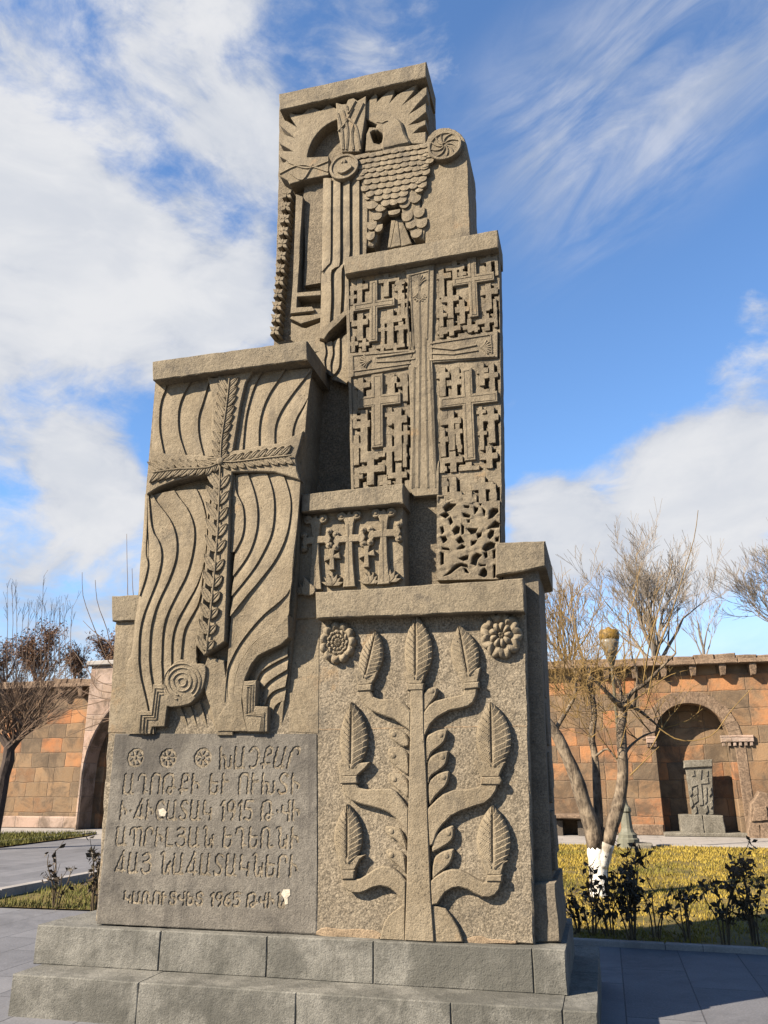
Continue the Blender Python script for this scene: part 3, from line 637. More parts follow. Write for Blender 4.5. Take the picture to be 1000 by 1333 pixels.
# palm cross: four tapering palm arms with rows of leaflets
m = MB()
UP = z(12, (-68, 297), (-10, 312), (70, 290), (150, 285), (215, 268), (303, 252), (240, 350), (200, 520), (165, 740), (140, 890), (60, 975), (-15, 915), (-28, 700), (-22, 500), (-42, 380))
LA = z(11, (66, 830), (190, 866), (330, 876), (520, 882), (640, 900), (690, 950), (650, 1010), (597, 1046), (440, 1068), (280, 1105), (140, 1160), (36, 1224), (62, 1110), (48, 1010), (76, 980))
RA = z(12, (60, 930), (140, 888), (230, 878), (350, 850), (500, 828), (620, 768), (696, 730), (668, 840), (636, 950), (648, 1050), (668, 1118), (560, 1082), (470, 1056), (330, 1052), (130, 1056), (60, 1010))
LW = z(12, (-15, 980), (60, 955), (135, 1040), (128, 1160))+z(14, (108, 100), (97, 500), (82, 900), (70, 1195))+z(13, (700, 1290), (630, 1200), (655, 1080), (680, 900), (700, 640), (725, 420), (745, 200), (770, 10))
for i, P in enumerate((LW, LA, RA, UP)): flat(m, P, -.040-.0016*i, .11, .008)
m.build('palm_cross', TAN, wave)
m = MB()
def leaflet(mb, base, tip, w, off, th=.030):   # broad pointed leaf carved along a line, its veins as fine steps
    bx, by = base; tx, ty = tip; dx, dy = tx-bx, ty-by; L = math.hypot(dx, dy); nx, ny = -dy/L, dx/L
    S_ = ((0, .30), (.15, .8), (.4, 1), (.65, .86), (.85, .5), (1, .06)); vs = []; fs = []; C = 6
    for s, ww in S_:
        for k in range(C+1):
            u = -1+2*k/C; p = onB(bx+dx*s+nx*w*ww*u, by+dy*s+ny*w*ww*u, off)
            vs.append(p+Vector((0, -th*(.78+.22*(1-u*u))+(.007 if k in (2, 4) else 0), 0)))
        vs += [onB(bx+dx*s+nx*w*ww, by+dy*s+ny*w*ww, off+.01), onB(bx+dx*s-nx*w*ww, by+dy*s-ny*w*ww, off+.01)]
    n = C+3
    for i in range(len(S_)-1):
        for k in range(n): fs.append((i*n+k, i*n+(k+1) % n, (i+1)*n+(k+1) % n, (i+1)*n+k))
    fs += [tuple(range(n)), tuple(range((len(S_)-1)*n, len(S_)*n))]
    mb.add(vs, fs)
def palm(mb, spine, n, wl, wr, ll, lr, back=1.0, off=-.040, th=.024):
    sp = resample(spine, 60)
    for i in range(n):
        s = (i+.2)/n; k = int(s*57); x, y = sp[k]; tx, ty = sp[k+1][0]-sp[k][0], sp[k+1][1]-sp[k][1]; L = math.hypot(tx, ty); tx /= L; ty /= L
        g = .8+.35*s
        leaflet(mb, (x, y), (x+(tx*back+ty*.9)*ll*g, y+(ty*back-tx*.9)*ll*g), wl, off, th)
        leaflet(mb, (x, y), (x+(tx*back-ty*.9)*lr*g, y+(ty*back+tx*.9)*lr*g), wr, off, th)
    tube(mb, [onB(x, y, off-th+.001) for x, y in sp], .008, 5)
ctr = z(12, (42, 972))[0]
palm(m, [ctr, z(12, (50, 800))[0], z(12, (85, 560))[0], z(12, (112, 320))[0]], 9, 4.0, 4.0, 13.5, 13, 1.15)
palm(m, [ctr, z(11, (560, 985))[0], z(11, (300, 1000))[0], z(11, (85, 1030))[0]], 9, 4.0, 4.0, 14, 13, 1.05)
palm(m, [ctr, z(12, (150, 975))[0], z(12, (400, 945))[0], z(12, (600, 925))[0]], 9, 4.0, 4.0, 12, 12.5, 1.1)
palm(m, [z(13, (715, 1270))[0], z(13, (745, 1000))[0], z(13, (785, 600))[0], z(13, (812, 200))[0], z(12, (40, 1010))[0]], 11, 5.6, 5.0, 17, 13, 1.25, -.040, .015)
dome(m, ctr, YB0-.06, .035, .02)
m.build('palm_leaflets', TAN, wave)

# ---- small slab with three flared crosses
m = MB(); slab(m, [(391, 650, 524, 640, YC+.03), (385, 806, 528, 800, YC+.03)], YD+.3, .008, .002); three = m.build('three_cross_slab', TAN, mon)
m = MB(); slab(m, [(392, 643, 525, 629.5, YCC), (391.5, 667, 525, 654.5, YCC)], YD+.3, .008, .003); m.build('coping', COPE, three)
def on(Y): return lambda c: hit(c[0], c[1], Y)
def flared(k, c, u, d, l, r, h=.036):
    mb = MB(); Y = YC+.03
    cx, cy = c
    q = lambda *p: z(k, *p)
    sl = -.12                                 # courses climb to the right in the photograph
    relief(mb, q((cx-22, cy), (cx-34, cy-u*.55), (cx-62, cy-u*.8), (cx-20, cy-u*.86), (cx+4, cy-u*.98), (cx+18, cy-u*.86), (cx+56, cy-u*.84), (cx+38, cy-u*.55), (cx+26, cy)), Y, h, .006)
    relief(mb, q((cx-24, cy-14), (cx+26, cy-16), (cx+34, cy+d*.5), (cx+52, cy+d), (cx-50, cy+d+6), (cx-36, cy+d*.5)), Y, h+.0025, .006)
    relief(mb, q((cx, cy-30), (cx, cy+32), (cx-l*.6, cy+32-sl*l*.4), (cx-l*.8, cy+66-sl*l), (cx-l, cy+10-sl*l), (cx-l*.8, cy-50-sl*l), (cx-l*.6, cy-22-sl*l*.4)), Y, h+.0045, .006)
    relief(mb, q((cx, cy-30), (cx, cy+32), (cx+r*.6, cy+34+sl*r*.4), (cx+r*.8, cy+64+sl*r), (cx+r, cy+8+sl*r), (cx+r*.8, cy-52+sl*r), (cx+r*.6, cy-24+sl*r*.4)), Y, h+.0062, .006)
    for sx, sy, rr in ((-62, -u*.80, 42), (62, -u*.84, 42), (-l*.86, -48-sl*l, 30), (-l*.86, 58-sl*l, 32), (r*.86, -52+sl*r, 30), (r*.86, 60+sl*r, 32)):
        o = q((cx+sx, cy+sy))[0]; R_ = rr*.0009
        P = [hit(o[0], o[1], Y-h*1.1)+Vector((math.cos(a)*R_, 0, math.sin(a)*R_)) for a in [2*math.pi*i/18 for i in range(18)]]
        prism(mb, P, Y+.01, .008); dome(mb, o, Y-h*1.08, R_*.5, .012)
    tube(mb, [hit(*q((cx-8, cy-u*.5))[0], Y-h), hit(*q((cx, cy+d*.95))[0], Y-h)], .007, 4)
    mb.build('flared_cross', TAN, three)
flared(17, (190, 452), 205, 405, 110, 128); flared(17, (465, 440), 225, 395, 128, 132); flared(17, (745, 398), 205, 415, 128, 142)
for cx, cy in ((322, 588), (604, 566)):
    mb = MB(); q = lambda *p: z(17, *p); Y = YC+.03
    relief(mb, q((cx-14, cy), (cx-22, cy-62), (cx+28, cy-66), (cx+18, cy-10), (cx+62, cy-34), (cx+72, cy+18), (cx+20, cy+14), (cx+26, cy+110), (cx-20, cy+112), (cx-14, cy+24), (cx-58, cy+42), (cx-62, cy-8)), Y, .04, .005); mb.build('little_cross', TAN, three)
for cx, cy in ((330, 790), (630, 775), (800, 760), (100, 860)):
    mb = MB()
    for k in range(-3, 4):
        a = k*.42; o = z(17, (cx, cy+40))[0]
        bx, by = o; tx, ty = o[0]+math.sin(a)*15.5, o[1]-math.cos(a)*17.5
        P = [(bx, by), (bx+(tx-bx)*.5-math.cos(a)*2.6, by+(ty-by)*.5-math.sin(a)*2.6), (tx, ty), (bx+(tx-bx)*.5+math.cos(a)*2.6, by+(ty-by)*.5+math.sin(a)*2.6)]
        if tx > 524: continue
        relief(mb, P, YC+.03, .034+.004*(k % 2), .004)
    mb.build('leaf_fan', TAN, three)
mb = MB()
relief(mb, z(17, (85, 745), (105, 760), (140, 800), (190, 850), (170, 900), (100, 905), (75, 870), (90, 810)), YC+.03, .06, .006, 3)
mb.build('scroll_foot', TAN, three)

# ---- tall slab with the great cross over a lattice of small crosses
FD = YD+.080                                  # level of the recessed ground
m = MB(); slab(m, [(450, 352, 648.5, 316, FD), (455, 500, 651, 470, FD), (459, 665, 653, 640, FD), (462, 790, 653, 770, FD)], YD+.34, .006, .002)
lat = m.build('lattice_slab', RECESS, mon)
m = MB(); slab(m, [(447, 335, 648, 298.5, YDC), (449, 357, 649, 322, YDC)], YD+.30, .008, .003); m.build('coping', COPE, lat)
m = MB()
V1 = z(6, (722, 95))+z(7, (178, 288), (160, 1160))+z(9, (110, 102), (132, 620), (158, 1290))+z(10, (300, 0), (308, 325), (60, 345))+z(8, (690, 1280), (705, 900), (700, 500), (680, 62))+z(6, (828, 1000), (790, 560))
prism(m, face(V1, YD), FD+.02, .006)
prism(m, face(z(6, (66, 1040), (828, 990))+z(8, (680, 62), (62, 172)), YD+.002), FD+.02, .006)
prism(m, face(z(7, (158, 1165), (900, 1046))+z(9, (818, 42), (110, 102)), YD+.002), FD+.02, .006)
prism(m, face([(449.5, 357), (454, 357), (457.5, 500), (462, 665), (458, 665), (453.5, 500)], YD+.004), FD+.02, .004)
prism(m, face([(648.5, 322), (649.8, 322), (652.5, 500), (653, 770), (651.4, 770), (651, 500)], YD+.02), FD+.02, .003)
great = m.build('great_cross', LATT, lat)
m = MB()
def fillet(pts, Y, w): tube(m, face(pts, Y), w, 4)
fillet(z(6, (775, 1000), (738, 560), (762, 160)), YD-.001, .008); 
fillet([(534.3, 358.5), (559, 352.3)], YD-.001, .008); fillet(z(7, (115, 360), (95, 1150)), YD-.001, .008); fillet(z(6, (775, 155), (812, 1010)), YD-.001, .008)
fillet(z(6, (120, 1068), (830, 1010)), YD-.001, .007); fillet(z(6, (122, 1066), (130, 1300)), YD-.001, .007); fillet(z(8, (115, 105), (700, 25)), YD-.001, .007)
fillet(z(7, (130, 1195), (815, 1090)), YD-.001, .007); fillet(z(7, (815, 1090), (830, 1300)), YD-.001, .007); fillet(z(9, (75, 75), (780, 30)), YD-.001, .007)
fillet(z(8, (740, 60), (735, 700), (715, 1300)), YD-.001, .008); fillet(z(9, (75, 75), (95, 600), (128, 1300)), YD-.001, .008)
fillet([(545.5, 372), (547, 440), (546, 540), (545, 635)], YD+.002, .012); fillet([(553.5, 440), (555, 540), (557, 635)], YD+.002, .012); fillet([(538, 480), (539.5, 560), (539, 635)], YD+.002, .009); fillet([(562, 480), (565, 560), (567, 635)], YD+.002, .009)
for hx, hy, an in ((546, 366, 0), (477, 470, -1.75), (632, 452, 1.5), (546, 385, 3.1)):      # hand-like tips carved on the arms
    for k in range(-3, 4):
        a = an+k*.22; o = (hx-math.sin(an)*6, hy+math.cos(an)*6)
        fillet([o, (o[0]+math.sin(a)*7, o[1]-math.cos(a)*7), (o[0]+math.sin(a+k*.05)*(15-abs(k)), o[1]-math.cos(a+k*.05)*(15-abs(k)))], YD, .009)
fillet([(490, 465), (512, 462), (540, 458)], YD, .012); fillet([(490, 471), (515, 470), (540, 467)], YD, .010); fillet([(562, 452), (590, 455), (620, 449)], YD, .012); fillet([(562, 460), (590, 461), (622, 456)], YD, .010)
fillet([(540, 388), (546, 392), (552, 387)], YD, .010); fillet([(539, 384), (546, 388.5), (553, 383)], YD, .008)
m.build('carved_fillets', LATT, great)
def cross(mb, k, cx, cy, u, d, l, r, w, Y, back, b=.004, sl=-.145, av=1.0, groove=False):
    s = ZO[k][2]; o = z(k, (cx, cy))[0]; P0 = hit(o[0], o[1], Y); PX = hit(o[0]+5, o[1]+5*sl, Y); PZ = hit(o[0], o[1]-5, Y)
    sx = (PX.x-P0.x)/5/s; sz = (PZ.z-P0.z)/5/s
    hw, hh = w/2*sx, w/2*sz*av
    def ring(g, e=0):
        a, c = hw-g, hh-g; U, D, L, Rr = u*sz-g, d*sz-g, l*sx-g, r*sx-g
        return [(-a, U), (-a, c), (-L, c), (-L, -c), (-a, -c), (-a, -D), (a, -D), (a, -c), (Rr, -c), (Rr, c), (a, c), (a, U)]
    prism(mb, [P0+Vector((x, 0, zz)) for x, zz in ring(0)][::-1], back, b)
    if groove: 
        q = ring(.022); tube(mb, [P0+Vector((x, .001, zz)) for x, zz in q+q[:1]], .006, 4)
BIG = [(6, 360, 490, 275, 410, 235, 240, 92), (7, 612, 460, 255, 425, 228, 245, 100), (8, 362, 402, 275, 468, 205, 240, 118), (9, 492, 500, 345, 645, 312, 322, 120)]
SMALL = {6: [(200, 290, 100, 180, 110, 95, 60), (500, 205, 70, 190, 85, 110, 60), (655, 300, 95, 130, 60, 45, 50), (205, 690, 105, 200, 100, 90, 66), (545, 655, 115, 300, 112, 135, 76), (462, 770, 70, 170, 52, 48, 42),
             (668, 745, 65, 210, 72, 78, 56), (688, 450, 95, 190, 55, 52, 46), (115, 400, 70, 90, 55, 50, 40), (125, 930, 85, 95, 70, 60, 44), (250, 935, 70, 80, 60, 60, 46), (455, 960, 55, 55, 70, 60, 42), (110, 560, 60, 120, 45, 20, 40), (630, 240, 60, 60, 30, 80, 40), (600, 960, 40, 50, 110, 110, 40), (735, 620, 110, 120, 30, 30, 36)],
         7: [(255, 425, 105, 240, 50, 110, 62), (405, 330, 85, 130, 100, 112, 56), (790, 240, 55, 150, 95, 85, 56), (788, 600, 92, 200, 92, 108, 66), (355, 680, 180, 222, 100, 100, 66), (490, 800, 110, 165, 80, 80, 62), (255, 870, 75, 130, 56, 66, 46),
             (370, 1020, 105, 80, 105, 105, 56), (772, 930, 85, 110, 125, 85, 56), (575, 1000, 95, 60, 75, 95, 50), (650, 1020, 55, 40, 60, 40, 40), (255, 1060, 55, 60, 45, 70, 44), (745, 800, 70, 60, 30, 60, 40), (880, 300, 110, 120, 18, 20, 36), (480, 400, 80, 60, 40, 60, 44), (865, 800, 120, 200, 20, 25, 40)],
         8: [(190, 245, 75, 130, 65, 95, 56), (500, 190, 62, 150, 55, 60, 76), (645, 228, 100, 180, 88, 34, 52), (130, 575, 70, 95, 40, 62, 42), (225, 640, 145, 385, 112, 62, 72), (145, 862, 112, 195, 55, 62, 58), (570, 592, 115, 415, 112, 92, 78), (490, 540, 72, 115, 52, 60, 46),
             (482, 900, 155, 255, 62, 62, 58), (290, 1100, 185, 160, 120, 145, 72), (580, 1160, 125, 110, 112, 82, 62), (648, 730, 85, 120, 42, 45, 42), (150, 1180, 95, 110, 52, 62, 48), (440, 1240, 60, 60, 60, 60, 46), (350, 960, 40, 40, 30, 90, 44), (640, 960, 130, 120, 20, 30, 40)],
         9: [(215, 235, 85, 225, 66, 76, 62), (342, 310, 135, 150, 82, 82, 62), (640, 180, 85, 165, 52, 72, 56), (752, 230, 125, 190, 92, 66, 56), (310, 730, 115, 315, 120, 105, 66), (220, 930, 105, 185, 46, 62, 56), (380, 840, 82, 150, 52, 52, 50), (630, 630, 58, 140, 46, 58, 42),
             (640, 860, 95, 185, 42, 58, 46), (742, 690, 112, 275, 102, 82, 72), (330, 1150, 92, 240, 122, 105, 66), (502, 1250, 75, 240, 112, 115, 66), (722, 1110, 115, 380, 105, 92, 66), (215, 1250, 85, 200, 30, 50, 56), (380, 230, 80, 90, 30, 40, 40), (400, 1010, 80, 60, 30, 30, 40)],
         10: [(720, 240, 90, 170, 95, 115, 70), (445, 330, 180, 160, 60, 80, 70), (600, 370, 80, 90, 60, 60, 56), (360, 220, 60, 110, 30, 40, 52), (830, 330, 110, 140, 40, 35, 60)]}
NAMES = ('upper left', 'upper right', 'lower left', 'lower right')
for (k, *a), nm in zip(BIG, NAMES):
    mb = MB(); cross(mb, k, *a, YD-.004, FD+.02, .006, groove=True); o = mb.build('lattice_cross', LATT, lat); o['label'] = 'larger cross in the %s field of the lattice' % nm
def crossgeo(k, cx, cy, u, d, l, r, w, Y, sl=-.145):
    s = ZO[k][2]; o = z(k, (cx, cy))[0]; P0 = hit(o[0], o[1], Y); PX = hit(o[0]+5, o[1]+5*sl, Y); PZ = hit(o[0], o[1]-5, Y)
    sx = (PX.x-P0.x)/5/s; sz = (PZ.z-P0.z)/5/s
    return P0.x, P0.z, u*sz, d*sz, l*sx, r*sx, w/2*sx, w/2*sz
def crossd(X, Z, g):                          # signed distance (box metric) to a cross, negative inside
    x, zz, u, d, l, r, hx, hz = g; px, pz = X-x, Z-zz
    v = np.maximum(np.abs(px)-hx, np.maximum(pz-u, -d-pz)); h_ = np.maximum(np.abs(pz)-hz, np.maximum(px-r, -l-px))
    return np.minimum(v, h_)
FIELDS = {6: [(453.5, 362), (531, 349), (540.5, 455), (455.5, 460.5)], 7: [(565, 343), (650, 327), (650.3, 431), (563, 444.5)], 8: [(453, 491.5), (533, 478), (537, 640), (457.5, 660)], 9: [(563, 473), (651, 465), (653, 655), (570, 655)]}
def gaps(k, lst):
    gs = [crossgeo(k, *a[:7], YD) for a in lst]
    rgl = random.Random(k)
    def fn(X, Z):
        inside = np.full(X.shape, 9.0); shade = np.full(X.shape, 9.0)
        for n, g in enumerate(gs):
            inside = np.minimum(inside, crossd(X, Z, g)); e = .022+.010*((n*7) % 5)/4; shade = np.minimum(shade, crossd(X-e, Z+e*.85, g))
        D = np.where(inside < 0, 0, .016)
        D = np.maximum(D, np.clip(-shade/.004, 0, 1)*np.clip(inside/.004, 0, 1)*.100)  # grooves shaped like the drop shadow of each small cross
        D = np.maximum(D, np.clip((.008-np.abs(inside-.004))/.004, 0, 1)*.018*(inside > 0))
        return D+.0035*np.sin(X*31+Z*13)*np.sin(Z*37)*(D < .02)
    return fn
LST = {6: SMALL[6], 7: SMALL[7], 8: SMALL[8]}
for k in (6, 7, 8): heightface('cross_lattice', FIELDS[k], YD+.006, FD+.05, 210, 270, gaps(k, SMALL[k]), LATT, lat)
g9, g10 = gaps(9, SMALL[9]), gaps(10, SMALL[10])
def low(X, Z):
    zc = hit(610, 612, YD).z; return np.where(Z > zc, g9(X, Z), g10(X, Z))
heightface('cross_lattice', FIELDS[9], YD+.006, FD+.05, 210, 400, low, LATT, lat)
HOLES = [[(305, 350), (355, 345), (350, 375), (305, 405)], [(350, 450), (400, 400), (440, 395), (470, 420), (420, 470), (370, 490)], [(320, 520), (375, 490), (405, 520), (370, 550)], [(400, 560), (420, 540), (440, 590), (415, 615)],
         [(435, 670), (475, 625), (510, 640), (500, 690), (460, 710)], [(525, 610), (548, 630), (545, 700), (525, 710)], [(475, 765), (515, 725), (550, 780), (500, 795)], [(485, 850), (530, 805), (560, 825), (545, 840)],
         [(575, 650), (680, 650), (660, 690), (620, 705)], [(670, 700), (720, 690), (715, 725), (680, 745)], [(620, 770), (675, 765), (650, 800), (620, 815)], [(535, 500), (610, 520), (600, 545), (545, 535)], [(550, 430), (600, 430), (595, 450), (555, 450)],
         [(645, 440), (685, 450), (680, 475), (650, 510)], [(705, 390), (720, 400), (712, 430), (700, 420)], [(725, 455), (755, 480), (745, 530), (735, 500)], [(785, 560), (800, 480), (830, 455), (875, 460), (880, 490), (830, 540)], [(775, 655), (850, 575), (890, 600), (885, 640), (830, 640)],
         [(780, 700), (810, 665), (840, 670), (830, 720), (800, 750), (780, 735)], [(850, 740), (885, 730), (880, 775), (855, 775)], [(725, 850), (760, 800), (810, 780), (850, 795), (840, 835), (760, 870)], [(500, 940), (545, 915), (590, 910), (585, 945), (545, 960)],
         [(615, 990), (630, 920), (670, 885), (720, 905), (680, 950), (665, 1005)], [(355, 1110), (410, 1060), (470, 1000), (520, 985), (580, 1000), (585, 1025), (520, 1010), (460, 1050), (420, 1085)], [(545, 1030), (570, 1040), (595, 1080), (560, 1070)],
         [(695, 1100), (720, 1050), (745, 1030), (770, 1060), (770, 1100), (745, 1120)], [(830, 870), (850, 860), (848, 930), (832, 940)], [(832, 1000), (852, 1000), (850, 1120), (835, 1125)], [(740, 890), (770, 880), (775, 925), (755, 935)], [(320, 640), (345, 630), (355, 680), (335, 705)],
         [(325, 730), (370, 725), (385, 760), (350, 790)], [(335, 830), (400, 840), (410, 860), (340, 850)], [(325, 880), (350, 890), (350, 990), (325, 1000)], [(580, 570), (605, 565), (600, 590), (585, 590)], [(700, 1000), (760, 1000), (755, 1012), (705, 1012)]]
def polydist(X, Z, P):                        # signed distance, negative inside
    d = np.full(X.shape, 9.0); ins = np.zeros(X.shape, bool); n = len(P)
    for i in range(n):
        (x0, z0), (x1, z1) = P[i], P[(i+1) % n]; px, pz = X-x0, Z-z0; dx, dz = x1-x0, z1-z0
        t = np.clip((px*dx+pz*dz)/(dx*dx+dz*dz+1e-12), 0, 1); d = np.minimum(d, np.hypot(px-t*dx, pz-t*dz))
        if abs(z1-z0) > 1e-9: ins ^= ((z0 > Z) != (z1 > Z)) & (X < (x1-x0)*(Z-z0)/(z1-z0)+x0)
    return np.where(ins, -d, d)
def vine(X, Z):
    D = np.zeros(X.shape); near = np.full(X.shape, 9.0)
    for h_ in HOLES:
        P = [(p.x, p.z) for p in face(z(10, *h_), YD+.005)]; d = polydist(X, Z, P); D = np.maximum(D, np.clip((.002-d)/.005, 0, 1)*.115); near = np.minimum(near, np.abs(d))
    D += .004*np.sin(X*60+np.sin(Z*45)*1.5)*np.sin(Z*52+X*30)*np.clip(1-D/.03, 0, 1)      # soft swelling of the stems and leaves
    return D+.005*np.clip((.010-near)/.010, 0, 1)*(D < .03)
heightface('vine_relief', z(10, (288, 330), (668, 322), (690, 1140), (286, 1150)), YD+.008, FD+.06, 150, 190, vine, LATT, lat)
heightface('vine_relief', z(10, (668, 400), (893, 380), (893, 1140), (690, 1140)), YD+.006, FD+.06, 110, 180, vine, LATT, lat)

# ---- top slab with the eagle
FE = YE+.12; FA = YE+.075           # sunk ground, and the ground the eagle stands on
m = MB()
slab(m, [(363.5, 136, 556, 95, FE), (362, 250, 560, 200, FE), (356, 445, 566, 420, FE), (352, 560, 574, 560, FE), (345, 1000, 600, 1000, FE)], YE+.55, .006, .003)
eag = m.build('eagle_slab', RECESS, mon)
m = MB(); slab(m, [(363, 122, 555, 80, YEC), (364, 143, 554.5, 100, YEC)], YE+.42, .008, .003); m.build('coping', COPE, eag)
m = MB()
sh = smoothpts([(553, 186), (560, 174), (572, 166.5), (585, 166), (598, 172), (606, 183), (609, 196)], 4, False)+[(611, 260), (614, 330), (556, 340), (548, 260)]
prism(m, face(sh, YE), YE+.50, .010, .002); m.build('plain_shoulder', EAGT, eag)
m = MB()
arc = [(458.5+math.cos(a)*59, 211-math.sin(a)*59*1.0) for a in [R(200-178*i/30) for i in range(31)]]
rays = z(1, (60, 1010), (62, 912), (142, 900), (60, 856), (60, 806), (176, 812), (60, 742), (62, 652), (192, 696), (62, 584), (70, 540), (120, 545), (225, 610), (150, 510), (135, 468), (200, 492), (262, 486), (300, 450), (330, 424), (372, 440), (418, 458), (452, 430), (480, 398), (520, 420), (545, 438), (640, 400), (760, 400), (815, 395), (850, 350), (895, 300), (908, 330), (906, 382))
rays += z(2, (140, 345), (200, 290), (258, 264), (250, 320), (215, 392), (280, 320), (370, 270), (462, 222), (420, 300), (320, 422), (430, 330), (500, 270), (540, 245), (538, 318), (460, 400), (384, 490), (460, 440), (532, 390), (534, 468), (470, 520), (384, 582), (460, 565), (530, 535), (530, 580), (470, 610), (420, 655), (530, 640), (530, 745), (400, 745))
prism(m, face(rays+[(q[0], q[1]) for q in arc[::-1] if q[0] < 536], YE), FE+.02, .006)
m.build('sun_rays', EAGT, eag)
m = MB()                                      # cross: chalice-shaped arms and medallion
prism(m, face(z(1, (548, 388), (600, 402), (640, 398), (655, 360), (700, 345), (735, 372), (812, 328), (806, 500), (780, 660), (758, 812), (600, 816), (568, 640)), YE-.03), FE+.02, .006)
prism(m, face([(364, 229), (369, 213), (375, 206.5), (397, 204.5), (428, 203), (428, 227.5), (400, 233), (377, 239.5), (374, 234)], YE-.03), FE+.02, .006)
for a, c, e in (((569, 640), (640, 560), (700, 440)), ((758, 800), (720, 600), (640, 520)), ((610, 800), (600, 640), (560, 480)), ((700, 800), (690, 640), (790, 400)), ((640, 420), (660, 480), (720, 380)), ((640, 800), (650, 640), (610, 460))):
    tube(m, face(resample(z(1, a, c, e), 10), YE-.032), .014, 4)
for a, c, e in (((140, 910), (300, 960), (480, 900)), ((60, 1010), (250, 930), (480, 990)), ((150, 1000), (260, 1060), (350, 930))):
    tube(m, face(resample(z(1, a, c, e), 10), YE-.032), .012, 4)
m.build('chalice_cross', EAGT, eag)
def ringrel(mb, c, r, Y, h, back, wide=.22):
    o = hit(c[0], c[1], Y-h); n = 40; vs = []; fs = []
    pr = [(1, h+back), (1, .006), (.97, 0), (1-wide, 0), (1-wide-.05, .012), (0.01, .012)]
    for f_, y_ in pr: vs += [o+Vector((math.cos(2*math.pi*j/n)*r*f_, y_, math.sin(2*math.pi*j/n)*r*f_)) for j in range(n)]
    for i in range(len(pr)-1):
        for j in range(n): fs.append((i*n+j, i*n+(j+1) % n, (i+1)*n+(j+1) % n, (i+1)*n+j))
    fs.append(tuple(range(len(pr)*n-n, len(pr)*n))); mb.add(vs, fs)
m = MB(); mc = (447.5, 216); ringrel(m, mc, .150, YE, .075, .1, .16)
for i in range(10):
    a = rng.uniform(0, 6.28); rr = rng.uniform(.2, .95)*8.5; dome(m, (mc[0]+math.cos(a)*rr, mc[1]+math.sin(a)*rr), YE-.062, rng.uniform(.012, .028), .02, 8, 3)
relief(m, [(438, 222), (442, 215), (449, 212), (456, 213), (458, 217), (452, 222), (445, 225)], YE-.06, .028, .006, 3)
m.build('medallion', EAGT, eag)
m = MB(); dc = (578.5, 188.5); ringrel(m, dc, .165, YE, .065, .1, .14)
o = dc
for k in range(10):
    a0 = k*2*math.pi/10; tube(m, face([(o[0]+math.cos(a0+.9*s)*19*s*.98, o[1]+math.sin(a0+.9*s)*17.5*s) for s in [i/8 for i in range(1, 9)]], YE-.058), .008, 4)
m.build('swirl_disc', EAGT, eag)
# vertical bands falling from the medallion, drawn to the left lower down
m = MB()
def onE(x, y, off=0.0): return hit(x, y, YE+off)
top = [(421, 232), (431, 236), (443, 236), (455, 235), (467.6, 233)]
ribbons(m, [[(421, 232), (420, 280), (419, 350)], [(431, 232), (430.6, 280), (430, 336), (427, 344), (418.9, 353.6)]], -.01, .03, onE)
ribbons(m, [[(431, 232), (430.6, 280), (430, 336), (427, 344), (418.9, 353.6), (418, 390), (416.5, 436)], [(443, 232), (442.7, 280), (442.4, 340), (438, 347), (431, 354), (431, 390), (429, 424)], [(455, 230), (455, 290), (455, 330), (450, 342), (445, 350), (444.5, 380), (443, 411)], [(467.6, 228), (467.6, 290), (467.6, 340), (462, 360), (458, 380), (455, 405)]], .0, .035, onE)
ribbons(m, [[(467.6, 228), (467.6, 290), (467.6, 340)], [(478, 228), (478, 290), (476, 340)]], .0, .012, onE)
prism(m, face([(416, 440), (417, 428), (429, 420), (443, 409), (453, 400), (453, 408), (440, 421), (428, 432), (422, 441)], YE-.05), FE+.02, .004)
ribbons(m, [[(398, 440), (405, 452), (412, 470), (420, 480)], [(422, 446), (424, 458), (422, 470), (425, 485)], [(432, 444), (433, 460), (430, 474), (432, 490)], [(442, 440), (442, 465), (440, 480), (430, 492)], [(455, 432), (455, 465), (455, 490), (450, 500)]], .03, -.005, onE)
m.build('falling_bands', EAGT, eag)
m = MB()
prism(m, face(z(3, (375, 290), (400, 100), (590, 60), (650, 60), (640, 1000))+z(4, (560, 0), (535, 190), (532, 300), (360, 330), (370, 0)), YE+.05), FE+.02, .004)
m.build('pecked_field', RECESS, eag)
m = MB()
prism(m, face(z(3, (295, 270), (372, 300), (345, 700), (330, 1000))+z(4, (310, 0), (292, 396), (535, 376), (535, 425), (290, 440), (284, 548), (440, 540), (468, 575), (465, 585), (220, 612), (245, 300)), YE-.005), FE+.02, .005)
prism(m, face(z(4, (320, 560), (540, 560), (535, 655), (330, 715), (215, 660), (230, 640), (465, 622)), YE+.02), FE+.02, .005)
prism(m, face(z(4, (225, 700), (340, 755), (380, 760), (530, 700), (532, 850), (515, 935), (560, 960), (560, 1000), (400, 1010), (225, 880)), YE+.01), FE+.02, .005)
m.build('window_frame', EAGT, eag)
m = MB()                                      # border of small flowers down the left edge
for k in range(12):
    cx = 373.5-k*1.45; cy = 252+k*16.2
    if k > 11: break
    for a, ln in ((-.85, 9), (.85, 9), (-2.3, 8.5), (2.3, 8.5), (0, 7)):
        tx, ty = cx+math.sin(a)*ln, cy-math.cos(a)*ln; px, py = math.cos(a)*2.6, math.sin(a)*2.6
        relief(m, [(cx-px*.4, cy-py*.4), ((cx+tx)/2-px, (cy+ty)/2-py), (tx, ty), ((cx+tx)/2+px, (cy+ty)/2+py), (cx+px*.4, cy+py*.4)], FA, .06+.006*((k+int(ln)) % 2), .005)
    dome(m, (cx, cy), FA-.05, .018, .02, 8, 3)
m.build('flower_border', EAGT, eag)
